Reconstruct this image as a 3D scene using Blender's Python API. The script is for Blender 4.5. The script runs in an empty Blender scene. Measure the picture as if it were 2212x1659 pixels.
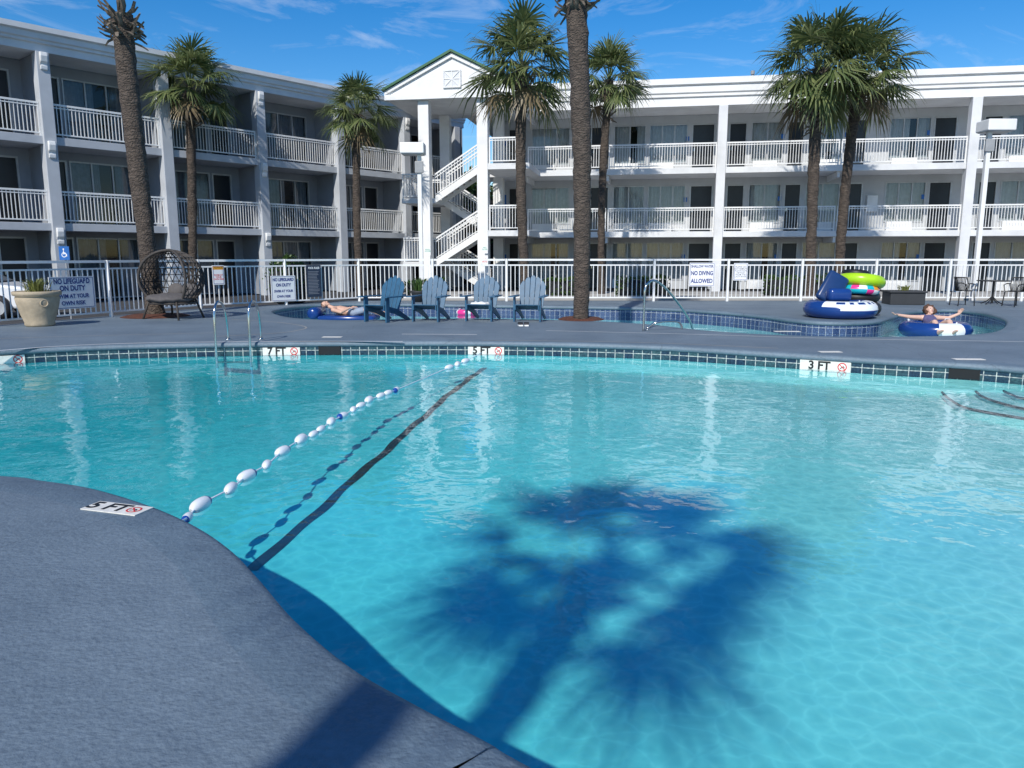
import bpy, math, random
from mathutils import Vector, Matrix, geometry, noise
R = math.radians
random.seed(7)
S = bpy.context.scene
C = S.collection
V = Vector
# ---------------------------------------------------------------- camera maths (photo measured at 2212 x 1659)
H = 1.5; F = 1650.; CX = 1106.; CY = 829.5; PITCH = R(9.6)
cp, sp = math.cos(PITCH), math.sin(PITCH)
def ray(px, py):
    x = (px-CX)/F; u = (CY-py)/F
    return V((x, cp+u*sp, -sp+u*cp))
def at(px, py, z=0.):
    r = ray(px, py); t = (z-H)/r.z
    return V((r.x*t, r.y*t, z))
def atY(px, py, Y):
    r = ray(px, py); t = Y/r.y
    return V((r.x*t, Y, H+r.z*t))
def s_on(o, u, px, py=300):
    r = ray(px, py)
    return -(o[0]*r.y-o[1]*r.x)/(u[0]*r.y-u[1]*r.x)
# ---------------------------------------------------------------- mesh builder
class MB:
    def __init__(s): s.v=[]; s.f=[]; s.m=[]
    def add(s, vs, fs, mi=0, M=None):
        o=len(s.v)
        if M is not None: s.v += [tuple(M@V(p)) for p in vs]
        else: s.v += [tuple(p) for p in vs]
        s.f += [tuple(i+o for i in f) for f in fs]; s.m += [mi]*len(fs)
    def box(s, x0,x1,y0,y1,z0,z1, mi=0, M=None):
        vs=[(x0,y0,z0),(x1,y0,z0),(x1,y1,z0),(x0,y1,z0),(x0,y0,z1),(x1,y0,z1),(x1,y1,z1),(x0,y1,z1)]
        s.add(vs,[(0,3,2,1),(4,5,6,7),(0,1,5,4),(1,2,6,5),(2,3,7,6),(3,0,4,7)],mi,M)
    def tube(s, pts, r, n=8, mi=0, M=None, closed=False):
        pts=[V(p) for p in pts]; k=len(pts)
        rs=r if isinstance(r,(list,tuple)) else [r]*k
        vs=[]; fs=[]; prev=None
        for i,p in enumerate(pts):
            if closed: d=pts[(i+1)%k]-pts[i-1]
            else: d=(pts[min(i+1,k-1)]-pts[max(i-1,0)])
            if d.length<1e-9: d=V((0,0,1))
            d.normalize()
            if prev is None:
                a=V((0,0,1)) if abs(d.z)<.9 else V((1,0,0))
                prev=(a-d*a.dot(d)).normalized()
            else:
                q=prev-d*prev.dot(d)
                prev=q.normalized() if q.length>1e-6 else prev
            b=d.cross(prev)
            for j in range(n):
                t=2*math.pi*j/n
                vs.append(p+(prev*math.cos(t)+b*math.sin(t))*rs[i])
        for i in range(k if closed else k-1):
            for j in range(n):
                a=i*n+j; b_=i*n+(j+1)%n; c=((i+1)%k)*n+(j+1)%n; d_=((i+1)%k)*n+j
                fs.append((a,b_,c,d_))
        if not closed:
            fs.append(tuple(range(n-1,-1,-1))); fs.append(tuple((k-1)*n+j for j in range(n)))
        s.add(vs,fs,mi,M)
    def lathe(s, prof, n=24, mi=0, M=None, mif=None):
        vs=[]; fs=[]; k=len(prof)
        for (r,z) in prof:
            for j in range(n):
                t=2*math.pi*j/n; vs.append((r*math.cos(t),r*math.sin(t),z))
        for i in range(k-1):
            for j in range(n):
                fs.append((i*n+j,i*n+(j+1)%n,(i+1)*n+(j+1)%n,(i+1)*n+j))
        m0=len(s.m)
        s.add(vs,fs,mi,M)
        if mif:
            q=m0
            for i in range(k-1):
                for j in range(n): s.m[q]=mif(i,j); q+=1
    def prism(s, poly, z0, z1, mi=0, M=None):
        n=len(poly)
        vs=[(p[0],p[1],z0) for p in poly]+[(p[0],p[1],z1) for p in poly]
        fs=[tuple(range(n-1,-1,-1)),tuple(range(n,2*n))]+[(i,(i+1)%n,n+(i+1)%n,n+i) for i in range(n)]
        s.add(vs,fs,mi,M)
    def extr(s, prof, x0, x1, mi=0, M=None):      # profile (y,z) pushed along x
        n=len(prof)
        vs=[(x0,p[0],p[1]) for p in prof]+[(x1,p[0],p[1]) for p in prof]
        fs=[tuple(range(n)),tuple(range(2*n-1,n-1,-1))]+[(i,n+i,n+(i+1)%n,(i+1)%n) for i in range(n)]
        s.add(vs,fs,mi,M)
    def ball(s, c, rx, ry=None, rz=None, n=12, m=8, mi=0, M=None):
        ry=rx if ry is None else ry; rz=rx if rz is None else rz
        c=V(c); vs=[]; fs=[]
        for i in range(m+1):
            a=-math.pi/2+math.pi*i/m
            for j in range(n):
                t=2*math.pi*j/n
                vs.append((c.x+rx*math.cos(a)*math.cos(t),c.y+ry*math.cos(a)*math.sin(t),c.z+rz*math.sin(a)))
        for i in range(m):
            for j in range(n): fs.append((i*n+j,i*n+(j+1)%n,(i+1)*n+(j+1)%n,(i+1)*n+j))
        s.add(vs,fs,mi,M)
    def torus(s, R0, r, n=40, m=14, mi=0, M=None, mif=None, sz=1.0):
        vs=[];fs=[]
        for i in range(n):
            a=2*math.pi*i/n
            for j in range(m):
                b=2*math.pi*j/m
                q=R0+r*math.cos(b)
                vs.append((q*math.cos(a),q*math.sin(a),r*sz*math.sin(b)))
        m0=len(s.m)
        for i in range(n):
            for j in range(m):
                fs.append((i*m+j,((i+1)%n)*m+j,((i+1)%n)*m+(j+1)%m,i*m+(j+1)%m))
        s.add(vs,fs,mi,M)
        if mif:
            q=m0
            for i in range(n):
                for j in range(m): s.m[q]=mif(i,j); q+=1
    def blob(s, pts, rad):
        pts=[V(p) for p in pts]
        for p,r in zip(pts,rad): s.ball(p,r,n=12,m=8)
        for i in range(len(pts)-1):
            if (pts[i+1]-pts[i]).length>1e-4: s.tube([pts[i],pts[i+1]],[rad[i],rad[i+1]],n=12)
    def build(s, name, mats, parent=None, smooth=False, loc=None, rotz=None, bevel=0, seg=2):
        me=bpy.data.meshes.new(name); me.from_pydata(s.v,[],s.f)
        if not isinstance(mats,(list,tuple)): mats=[mats]
        for m in mats: me.materials.append(m)
        if len(mats)>1: me.polygons.foreach_set('material_index',s.m)
        if smooth: me.polygons.foreach_set('use_smooth',[True]*len(me.polygons))
        me.update()
        o=bpy.data.objects.new(name,me); C.objects.link(o)
        if parent: o.parent=parent
        if loc is not None: o.location=loc
        if rotz is not None: o.rotation_euler=(0,0,rotz)
        if bevel:
            b=o.modifiers.new('bevel','BEVEL'); b.width=bevel; b.segments=seg; b.limit_method='ANGLE'
        return o
def tag(o,label=None,cat=None,group=None,kind=None):
    if label: o['label']=label
    if cat: o['category']=cat
    if group: o['group']=group
    if kind: o['kind']=kind
    return o
def thing(name,label,cat,loc=(0,0,0),rotz=0,group=None):
    o=bpy.data.objects.new(name,None); C.objects.link(o); o.empty_display_size=.2
    o.location=loc; o.rotation_euler=(0,0,rotz)
    return tag(o,label,cat,group)
def struct(o): o['kind']='structure'; return o
def catmull(P,n=8,closed=True):
    out=[]; k=len(P)
    for i in range(k if closed else k-1):
        if closed: a,b,c,d=P[i-1],P[i],P[(i+1)%k],P[(i+2)%k]
        else: a,b,c,d=P[max(i-1,0)],P[i],P[i+1],P[min(i+2,k-1)]
        for j in range(n):
            t=j/n
            out.append(.5*((2*b)+(-a+c)*t+(2*a-5*b+4*c-d)*t*t+(-a+3*b-3*c+d)*t**3))
    if not closed: out.append(P[-1])
    return out
def area(P): return .5*sum(P[i].x*P[(i+1)%len(P)].y-P[(i+1)%len(P)].x*P[i].y for i in range(len(P)))
def outward(P):
    sg=1 if area(P)>0 else -1; N=[]
    for i in range(len(P)):
        t=(P[(i+1)%len(P)]-P[i-1]).normalized(); N.append(V((t.y,-t.x))*sg)
    return N
def off(P,d): return [p+n*d for p,n in zip(P,outward(P))]
# ---------------------------------------------------------------- materials
def nt(name):
    m=bpy.data.materials.new(name); m.use_nodes=True; t=m.node_tree
    return m,t,t.nodes,t.links,t.nodes['Principled BSDF']
def pm(name,col,rough=.6,metal=0.,var=.12,scale=3.,bump=0.,bscale=30.,spec=.5,dirt=0.):
    m,t,N,L,b=nt(name)
    b.inputs['Roughness'].default_value=rough; b.inputs['Metallic'].default_value=metal
    b.inputs['Specular IOR Level'].default_value=spec
    tc=N.new('ShaderNodeTexCoord'); n=N.new('ShaderNodeTexNoise'); n.inputs['Scale'].default_value=scale
    n.inputs['Detail'].default_value=3; n.inputs['Roughness'].default_value=.65
    L.new(tc.outputs['Object'],n.inputs['Vector'])
    r=N.new('ShaderNodeValToRGB'); r.color_ramp.elements[0].position=.3; r.color_ramp.elements[1].position=.7
    lo=[c*(1-var-dirt) for c in col]; hi=[min(1,c*(1+var)) for c in col]
    r.color_ramp.elements[0].color=(*lo,1); r.color_ramp.elements[1].color=(*hi,1)
    L.new(n.outputs['Fac'],r.inputs['Fac']); L.new(r.outputs['Color'],b.inputs['Base Color'])
    if bump:
        n2=N.new('ShaderNodeTexNoise'); n2.inputs['Scale'].default_value=bscale; n2.inputs['Detail'].default_value=3
        L.new(tc.outputs['Object'],n2.inputs['Vector'])
        bp=N.new('ShaderNodeBump'); bp.inputs['Strength'].default_value=bump; bp.inputs['Distance'].default_value=.02
        L.new(n2.outputs['Fac'],bp.inputs['Height']); L.new(bp.outputs['Normal'],b.inputs['Normal'])
    return m
def schlick(N,L,f0,normal=None):
    g=N.new('ShaderNodeNewGeometry'); d=N.new('ShaderNodeVectorMath'); d.operation='DOT_PRODUCT'
    L.new(normal if normal else g.outputs['Normal'],d.inputs[0]); L.new(g.outputs['Incoming'],d.inputs[1])
    a=N.new('ShaderNodeMath'); a.operation='ABSOLUTE'; L.new(d.outputs['Value'],a.inputs[0])
    s=N.new('ShaderNodeMath'); s.operation='SUBTRACT'; s.inputs[0].default_value=1; s.use_clamp=True; L.new(a.outputs[0],s.inputs[1])
    p=N.new('ShaderNodeMath'); p.operation='POWER'; p.inputs[1].default_value=5; L.new(s.outputs[0],p.inputs[0])
    m=N.new('ShaderNodeMath'); m.operation='MULTIPLY_ADD'; m.inputs[1].default_value=1-f0; m.inputs[2].default_value=f0; L.new(p.outputs[0],m.inputs[0])
    return m.outputs[0]
M={}
M['white']=pm('white_paint',(.80,.80,.79),.55,var=.05,scale=1.2,dirt=.07)
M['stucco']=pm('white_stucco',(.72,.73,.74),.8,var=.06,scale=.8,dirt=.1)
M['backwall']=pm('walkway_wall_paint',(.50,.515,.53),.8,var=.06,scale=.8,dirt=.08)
M['leftfascia']=pm('shaded_left_fascia',(.66,.68,.70),.7,var=.05,scale=.9,dirt=.08)  # white fascia with the left wing's shade put into its colour
M['leftstucco']=pm('shaded_white_stucco',(.48,.505,.54),.85,var=.07,scale=.8,dirt=.1)  # white stucco darkened, the left wing's shade is in the colour
M['shadestucco']=pm('deep_shaded_stucco',(.27,.29,.325),.85,var=.07,scale=.8,dirt=.08)  # shade of the left balcony recesses put into the wall colour
M['railwhite']=pm('rail_paint',(.78,.78,.77),.45,var=.04,scale=4)
M['door']=pm('dark_door_paint',(.010,.013,.018),.35,var=.2)
M['innershade']=pm('inner_shade_dark',(.02,.022,.025),.9)  # near-black standing in for shade inside rooms and hedges
M['frame']=pm('aluminium_frame',(.45,.46,.47),.4,metal=.3)
M['curtain']=pm('curtain_cloth',(.55,.57,.57),.9,var=.1,scale=6)
M['curtaing']=pm('grey_curtain_cloth',(.20,.23,.27),.9,var=.15,scale=6)
M['blueplate']=pm('blue_plate',(.02,.13,.42),.4)
M['steel']=pm('stainless_steel',(.62,.62,.6),.18,metal=1.,var=.05)
M['black']=pm('black_metal',(.012,.012,.013),.4,var=.2)
M['rubberblack']=pm('black_rubber',(.012,.012,.014),.5,var=.2)
M['chairblue']=pm('blue_plastic_wood',(.022,.095,.175),.5,var=.18,scale=9,bump=.1,bscale=60)
M['tubeblue']=pm('blue_vinyl',(.010,.045,.20),.22,var=.08)
M['tubenavy']=pm('navy_vinyl',(.012,.04,.13),.3,var=.1)
M['tubewhite']=pm('white_vinyl',(.78,.8,.82),.25,var=.04)
M['tubegreen']=pm('lime_vinyl',(.38,.66,.015),.3,var=.08)
M['tubecyan']=pm('cyan_vinyl',(.01,.4,.5),.25,var=.06)
M['tubepink']=pm('pink_vinyl',(.75,.04,.25),.25,var=.06)
M['tubeorange']=pm('orange_vinyl',(.8,.3,.02),.25)
M['terracotta']=pm('beige_pot',(.40,.33,.23),.75,var=.15,scale=6,bump=.3,bscale=20)
M['wicker']=pm('grey_brown_wicker',(.05,.043,.038),.7,var=.25,scale=20)
M['cushion']=pm('taupe_cushion',(.10,.092,.09),.9,var=.15,scale=15,bump=.3,bscale=80)
M['green']=pm('green_metal_roof',(.03,.12,.05),.5)
M['greenfab']=pm('dark_planter',(.03,.032,.035),.6)
M['asphalt']=pm('asphalt',(.05,.05,.052),.9,var=.2,scale=2,bump=.4,bscale=60)
M['concrete']=pm('concrete',(.36,.35,.33),.85,var=.12,scale=1.5,bump=.3,bscale=40)
M['mulch']=pm('mulch',(.10,.035,.02),.95,var=.5,scale=25,bump=1,bscale=50)
M['signwhite']=pm('sign_white',(.82,.82,.82),.4,var=.03)
M['platewhite']=pm('worn_plate_white',(.72,.70,.64),.5,var=.15,scale=14)
M['textblue']=pm('sign_blue_ink',(.02,.04,.2),.5)
M['textblack']=pm('sign_black_ink',(.01,.01,.01),.5)
M['textred']=pm('sign_red_ink',(.6,.02,.02),.5)
M['textgrey']=pm('sign_grey_ink',(.25,.25,.28),.5)
M['navy']=pm('sign_navy',(.02,.03,.06),.4)
M['yellow']=pm('sign_yellow',(.8,.35,.02),.4)
M['signgreen']=pm('sign_green',(.05,.4,.25),.4)
M['skin']=pm('skin',(.60,.36,.26),.5,var=.08,scale=8)
M['skin2']=pm('fair_skin',(.66,.42,.32),.5,var=.06,scale=8)
M['hairbrown']=pm('brown_hair',(.09,.04,.02),.6,var=.4,scale=40,bump=.6,bscale=80)
M['suit']=pm('swimsuit_cloth',(.11,.10,.20),.7)
M['trunks']=pm('swim_trunks_cloth',(.25,.3,.38),.8)
M['towel']=pm('white_towel',(.8,.8,.78),.95,bump=.5,bscale=80)
M['carwhite']=pm('car_white',(.78,.79,.8),.2,var=.02)
M['glassdark']=pm('car_glass',(.015,.018,.02),.08)
M['headlamp']=pm('headlamp_lens',(.6,.62,.65),.1)
M['lampgrey']=pm('lamp_grey',(.3,.31,.32),.5)
M['boot']=pm('old_leaf_base',(.16,.13,.10),.9,var=.4,scale=8,bump=.4,bscale=20)
M['dirtline']=pm('dark_tile_line',(.006,.022,.035),.6)
M['rope']=pm('white_rope',(.7,.75,.8),.7)
M['floatblue']=pm('float_blue',(.01,.06,.30),.35)
M['gap']=pm('skimmer_dark',(.006,.008,.01),.8)
def bark():
    m,t,N,L,b=nt('palm_bark'); b.inputs['Roughness'].default_value=.9
    tc=N.new('ShaderNodeTexCoord'); mp=N.new('ShaderNodeMapping'); mp.inputs['Scale'].default_value=(1,1,2.2)
    L.new(tc.outputs['Object'],mp.inputs['Vector'])
    n=N.new('ShaderNodeTexNoise'); n.inputs['Scale'].default_value=7; n.inputs['Detail'].default_value=6; n.inputs['Roughness'].default_value=.75
    L.new(mp.outputs['Vector'],n.inputs['Vector'])
    r=N.new('ShaderNodeValToRGB'); r.color_ramp.elements[0].position=.3; r.color_ramp.elements[1].position=.72
    r.color_ramp.elements[0].color=(.026,.020,.016,1); r.color_ramp.elements[1].color=(.155,.12,.095,1)
    L.new(n.outputs['Fac'],r.inputs['Fac']); L.new(r.outputs['Color'],b.inputs['Base Color'])
    w=N.new('ShaderNodeTexWave'); w.bands_direction='Z'; w.inputs['Scale'].default_value=4.2; w.inputs['Distortion'].default_value=12; w.inputs['Detail'].default_value=3; w.inputs['Detail Scale'].default_value=2.4
    L.new(tc.outputs['Object'],w.inputs['Vector'])
    ad=N.new('ShaderNodeMath'); L.new(w.outputs['Fac'],ad.inputs[0]); L.new(n.outputs['Fac'],ad.inputs[1])
    bp=N.new('ShaderNodeBump'); bp.inputs['Strength'].default_value=.8; bp.inputs['Distance'].default_value=.03
    L.new(ad.outputs[0],bp.inputs['Height']); L.new(bp.outputs['Normal'],b.inputs['Normal'])
    return m
M['bark']=bark()
def leafmat(name,c0,c1,trans=.25):
    m,t,N,L,b=nt(name)
    g=N.new('ShaderNodeNewGeometry'); r=N.new('ShaderNodeValToRGB')
    r.color_ramp.elements[0].color=(*c0,1); r.color_ramp.elements[1].color=(*c1,1)
    L.new(g.outputs['Random Per Island'],r.inputs['Fac']); L.new(r.outputs['Color'],b.inputs['Base Color'])
    b.inputs['Roughness'].default_value=.42
    tr=N.new('ShaderNodeBsdfTranslucent'); L.new(r.outputs['Color'],tr.inputs['Color'])
    mx=N.new('ShaderNodeMixShader'); mx.inputs[0].default_value=trans
    L.new(b.outputs[0],mx.inputs[1]); L.new(tr.outputs[0],mx.inputs[2]); L.new(mx.outputs[0],N['Material Output'].inputs['Surface'])
    return m
M['palmleaf']=leafmat('palm_leaf',(.075,.12,.04),(.25,.28,.115),.36)
M['deadleaf']=leafmat('dead_palm_leaf',(.12,.09,.05),(.24,.19,.11),.2)
M['leaf']=leafmat('hedge_leaf',(.03,.07,.015),(.09,.16,.035))
M['grassleaf']=leafmat('plant_blade',(.10,.13,.03),(.28,.28,.08))
def deckmat(name,c):
    m,t,N,L,b=nt(name)
    tc=N.new('ShaderNodeTexCoord')
    n=N.new('ShaderNodeTexNoise'); n.inputs['Scale'].default_value=.9; n.inputs['Detail'].default_value=8; n.inputs['Roughness'].default_value=.62
    L.new(tc.outputs['Object'],n.inputs['Vector'])
    r=N.new('ShaderNodeValToRGB'); r.color_ramp.elements[0].position=.28; r.color_ramp.elements[1].position=.75
    r.color_ramp.elements[0].color=(c[0]*.74,c[1]*.76,c[2]*.78,1); r.color_ramp.elements[1].color=(c[0]*1.2,c[1]*1.18,c[2]*1.15,1)
    L.new(n.outputs['Fac'],r.inputs['Fac'])
    n3=N.new('ShaderNodeTexNoise'); n3.inputs['Scale'].default_value=28; n3.inputs['Detail'].default_value=4
    L.new(tc.outputs['Object'],n3.inputs['Vector'])
    r3=N.new('ShaderNodeValToRGB'); r3.color_ramp.elements[0].position=.3; r3.color_ramp.elements[1].position=.6
    r3.color_ramp.elements[0].color=(.86,.86,.86,1); r3.color_ramp.elements[1].color=(1.03,1.03,1.03,1)
    L.new(n3.outputs['Fac'],r3.inputs['Fac'])
    mu=N.new('ShaderNodeMixRGB'); mu.blend_type='MULTIPLY'; mu.inputs[0].default_value=1
    L.new(r.outputs['Color'],mu.inputs[1]); L.new(r3.outputs['Color'],mu.inputs[2])
    nd=N.new('ShaderNodeTexNoise'); nd.inputs['Scale'].default_value=1.7; nd.inputs['Detail'].default_value=6
    L.new(tc.outputs['Object'],nd.inputs['Vector'])
    va=N.new('ShaderNodeMixRGB'); va.inputs[0].default_value=.35; L.new(tc.outputs['Object'],va.inputs[1]); L.new(nd.outputs['Color'],va.inputs[2])
    vo=N.new('ShaderNodeTexVoronoi'); vo.feature='DISTANCE_TO_EDGE'; vo.inputs['Scale'].default_value=.48
    L.new(va.outputs[0],vo.inputs['Vector'])
    rc=N.new('ShaderNodeValToRGB'); rc.color_ramp.elements[0].position=.0; rc.color_ramp.elements[1].position=.0022
    rc.color_ramp.elements[0].color=(.74,.74,.74,1); rc.color_ramp.elements[1].color=(1,1,1,1)
    L.new(vo.outputs['Distance'],rc.inputs['Fac'])
    mc=N.new('ShaderNodeMixRGB'); mc.blend_type='MULTIPLY'; mc.inputs[0].default_value=1
    L.new(mu.outputs[0],mc.inputs[1]); L.new(rc.outputs['Color'],mc.inputs[2]); L.new(mc.outputs[0],b.inputs['Base Color'])
    b.inputs['Roughness'].default_value=.58
    nb=N.new('ShaderNodeTexNoise'); nb.inputs['Scale'].default_value=48; nb.inputs['Detail'].default_value=3
    L.new(tc.outputs['Object'],nb.inputs['Vector'])
    nb2=N.new('ShaderNodeTexNoise'); nb2.inputs['Scale'].default_value=8; nb2.inputs['Detail'].default_value=3
    L.new(tc.outputs['Object'],nb2.inputs['Vector'])
    km=N.new('ShaderNodeMath'); km.operation='MULTIPLY'; km.inputs[1].default_value=.6; L.new(nb.outputs['Fac'],km.inputs[0])
    ad=N.new('ShaderNodeMath'); L.new(km.outputs[0],ad.inputs[0]); L.new(nb2.outputs['Fac'],ad.inputs[1])
    bp=N.new('ShaderNodeBump'); bp.inputs['Strength'].default_value=.58; bp.inputs['Distance'].default_value=.018
    L.new(ad.outputs[0],bp.inputs['Height']); L.new(bp.outputs['Normal'],b.inputs['Normal'])
    return m
M['deck']=deckmat('painted_deck',(.150,.196,.240))
M['coping']=deckmat('painted_coping',(.132,.182,.228))
def tilemat(name,c0,c1,grout,w,hh,mort=.006):
    m,t,N,L,b=nt(name); b.inputs['Roughness'].default_value=.18
    uv=N.new('ShaderNodeUVMap'); br=N.new('ShaderNodeTexBrick'); br.offset=0; br.squash=1
    br.inputs['Scale'].default_value=1; br.inputs['Brick Width'].default_value=w; br.inputs['Row Height'].default_value=hh
    br.inputs['Mortar Size'].default_value=mort; br.inputs['Color1'].default_value=(*c0,1); br.inputs['Color2'].default_value=(*c1,1); br.inputs['Mortar'].default_value=(*grout,1)
    L.new(uv.outputs[0],br.inputs['Vector'])
    n=N.new('ShaderNodeTexNoise'); n.inputs['Scale'].default_value=30; L.new(uv.outputs[0],n.inputs['Vector'])
    r=N.new('ShaderNodeValToRGB'); r.color_ramp.elements[0].position=.35; r.color_ramp.elements[1].position=.65
    r.color_ramp.elements[0].color=(.45,.45,.5,1); r.color_ramp.elements[1].color=(1.3,1.3,1.2,1)
    L.new(n.outputs['Fac'],r.inputs['Fac'])
    mu=N.new('ShaderNodeMixRGB'); mu.blend_type='MULTIPLY'; mu.inputs[0].default_value=.8
    L.new(br.outputs['Color'],mu.inputs[1]); L.new(r.outputs['Color'],mu.inputs[2]); L.new(mu.outputs[0],b.inputs['Base Color'])
    return m
M['tile']=tilemat('navy_waterline_tile',(.012,.03,.065),(.035,.085,.10),(.45,.48,.46),.155,.155)
M['rivertile']=tilemat('blue_river_tile',(.03,.055,.135),(.075,.115,.22),(.35,.38,.42),.15,.15)
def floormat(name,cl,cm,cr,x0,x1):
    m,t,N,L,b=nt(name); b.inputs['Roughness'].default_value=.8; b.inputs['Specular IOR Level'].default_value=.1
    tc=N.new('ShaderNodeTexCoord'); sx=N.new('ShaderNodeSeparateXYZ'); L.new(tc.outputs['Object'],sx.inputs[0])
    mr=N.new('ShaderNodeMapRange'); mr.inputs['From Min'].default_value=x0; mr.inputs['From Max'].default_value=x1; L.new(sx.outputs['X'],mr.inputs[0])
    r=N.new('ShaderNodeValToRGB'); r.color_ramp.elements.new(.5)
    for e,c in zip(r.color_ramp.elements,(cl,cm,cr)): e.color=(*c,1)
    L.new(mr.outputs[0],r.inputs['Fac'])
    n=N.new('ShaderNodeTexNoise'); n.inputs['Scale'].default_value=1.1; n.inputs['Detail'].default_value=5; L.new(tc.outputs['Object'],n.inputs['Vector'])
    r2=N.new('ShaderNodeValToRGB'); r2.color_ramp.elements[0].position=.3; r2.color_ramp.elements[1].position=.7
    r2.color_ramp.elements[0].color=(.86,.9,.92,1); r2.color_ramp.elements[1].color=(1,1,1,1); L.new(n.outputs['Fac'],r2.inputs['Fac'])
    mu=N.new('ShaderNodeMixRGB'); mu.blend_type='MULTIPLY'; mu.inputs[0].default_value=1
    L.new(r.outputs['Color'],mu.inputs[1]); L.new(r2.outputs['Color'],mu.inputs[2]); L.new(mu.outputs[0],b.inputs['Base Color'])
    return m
M['floor']=floormat('pool_plaster',(.022,.46,.50),(.10,.64,.67),(.30,.72,.70),-5,5)  # light lost with water depth put into the plaster colour, strongest at left
M['riverfloor']=floormat('river_plaster',(.20,.56,.58),(.26,.62,.64),(.32,.68,.68),-5,10)
def watermat(name,bs=.3):
    m,t,N,L,b=nt(name); N.remove(b)
    tc=N.new('ShaderNodeTexCoord')
    n1=N.new('ShaderNodeTexNoise'); n1.inputs['Scale'].default_value=2.0; n1.inputs['Detail'].default_value=2; n1.inputs['Distortion'].default_value=.5
    n2=N.new('ShaderNodeTexNoise'); n2.inputs['Scale'].default_value=9; n2.inputs['Detail'].default_value=2; n2.inputs['Distortion'].default_value=.4
    for n in (n1,n2): L.new(tc.outputs['Object'],n.inputs['Vector'])
    k=N.new('ShaderNodeMath'); k.operation='MULTIPLY'; k.inputs[1].default_value=.16; L.new(n2.outputs['Fac'],k.inputs[0])
    ad=N.new('ShaderNodeMath'); L.new(n1.outputs['Fac'],ad.inputs[0]); L.new(k.outputs[0],ad.inputs[1])
    bp=N.new('ShaderNodeBump'); bp.inputs['Strength'].default_value=bs; bp.inputs['Distance'].default_value=.1
    L.new(ad.outputs[0],bp.inputs['Height'])
    gl=N.new('ShaderNodeBsdfGlossy'); gl.inputs['Roughness'].default_value=.01; gl.inputs['Color'].default_value=(.95,.98,1,1); L.new(bp.outputs['Normal'],gl.inputs['Normal'])
    tr=N.new('ShaderNodeBsdfTransparent')
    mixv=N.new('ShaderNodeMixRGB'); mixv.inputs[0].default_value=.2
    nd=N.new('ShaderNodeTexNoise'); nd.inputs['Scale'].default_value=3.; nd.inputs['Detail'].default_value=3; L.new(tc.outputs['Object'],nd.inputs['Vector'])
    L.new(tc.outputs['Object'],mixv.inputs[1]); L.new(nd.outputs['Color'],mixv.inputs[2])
    vo=N.new('ShaderNodeTexVoronoi'); vo.feature='DISTANCE_TO_EDGE'; vo.inputs['Scale'].default_value=9; L.new(mixv.outputs[0],vo.inputs['Vector'])  # caustic light network put into the water's transmission colour
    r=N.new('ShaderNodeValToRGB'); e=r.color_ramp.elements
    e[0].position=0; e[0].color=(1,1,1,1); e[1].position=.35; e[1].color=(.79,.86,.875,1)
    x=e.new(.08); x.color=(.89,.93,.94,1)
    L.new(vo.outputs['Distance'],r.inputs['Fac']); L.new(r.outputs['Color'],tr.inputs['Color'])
    mx=N.new('ShaderNodeMixShader'); L.new(schlick(N,L,.025,bp.outputs['Normal']),mx.inputs[0]); L.new(tr.outputs[0],mx.inputs[1]); L.new(gl.outputs[0],mx.inputs[2])
    L.new(mx.outputs[0],N['Material Output'].inputs['Surface'])
    return m
M['water']=watermat('pool_water_surface',.14)
M['riverwater']=watermat('river_water_surface',.15)
def glassmat():
    m,t,N,L,b=nt('window_glass'); N.remove(b)
    gl=N.new('ShaderNodeBsdfGlossy'); gl.inputs['Roughness'].default_value=.03
    tr=N.new('ShaderNodeBsdfTransparent'); tr.inputs['Color'].default_value=(.72,.76,.78,1)
    mx=N.new('ShaderNodeMixShader'); L.new(schlick(N,L,.06),mx.inputs[0]); L.new(tr.outputs[0],mx.inputs[1]); L.new(gl.outputs[0],mx.inputs[2])
    L.new(mx.outputs[0],N['Material Output'].inputs['Surface']); return m
M['glass']=glassmat()
# ---------------------------------------------------------------- text
def text(body,size,mat,parent,Mx,name='lettering',bold=.0,sx=1.):
    cu=bpy.data.curves.new('txt','FONT'); cu.body=body; cu.size=size; cu.align_x='CENTER'; cu.align_y='CENTER'; cu.offset=bold; cu.space_line=.9; cu.extrude=.0006
    ob=bpy.data.objects.new('txt',cu); C.objects.link(ob); bpy.context.view_layer.update()
    me=bpy.data.meshes.new_from_object(ob.evaluated_get(bpy.context.evaluated_depsgraph_get()))
    bpy.data.objects.remove(ob)
    me.transform(Mx@Matrix.Diagonal((sx,1,1,1)))
    me.materials.clear(); me.materials.append(mat)
    o=bpy.data.objects.new(name,me); C.objects.link(o); o.parent=parent
    return o
def upM(x,y,z): return Matrix.Translation((x,y,z))@Matrix.Rotation(R(90),4,'X')      # text standing in local xz, facing -y
# ================================================================= POOL
WL=-.22
far=[at(px,py,-.09) for px,py in ((0,768),(200,758),(440,752),(700,749),(1050,748.5),(1400,757),(1700,775),(1900,788),(2212,808))]
near=[at(px,py,0) for px,py in ((1180,1659),(1060,1592),(900,1510),(760,1430),(640,1330),(565,1245),(500,1180),(420,1128),(320,1085),(200,1050),(90,1033),(0,1023))]
pts=[V(p[:2]) for p in far]+[V(q) for q in ((8.2,8.0),(9.2,6.2),(8.6,4.2),(6.8,2.4),(4.6,1.2),(2.6,.8),(1.1,1.25))]+[V(p[:2]) for p in near]+[V(q) for q in ((-5.2,5.4),(-7.4,6.2),(-9.4,7.8),(-10.2,9.6),(-9.5,11.1))]
POOL=catmull(pts,8)
rfar=((588,673),(612,665),(660,659),(720,656),(800,655),(950,657),(1150,660),(1300,662),(1430,665),(1550,672),(1650,681),(1710,689),(1770,694),(1840,695),(1900,691),(1932,682),(1955,674),(2000,669),(2060,668),(2120,674),(2165,686))
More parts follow.
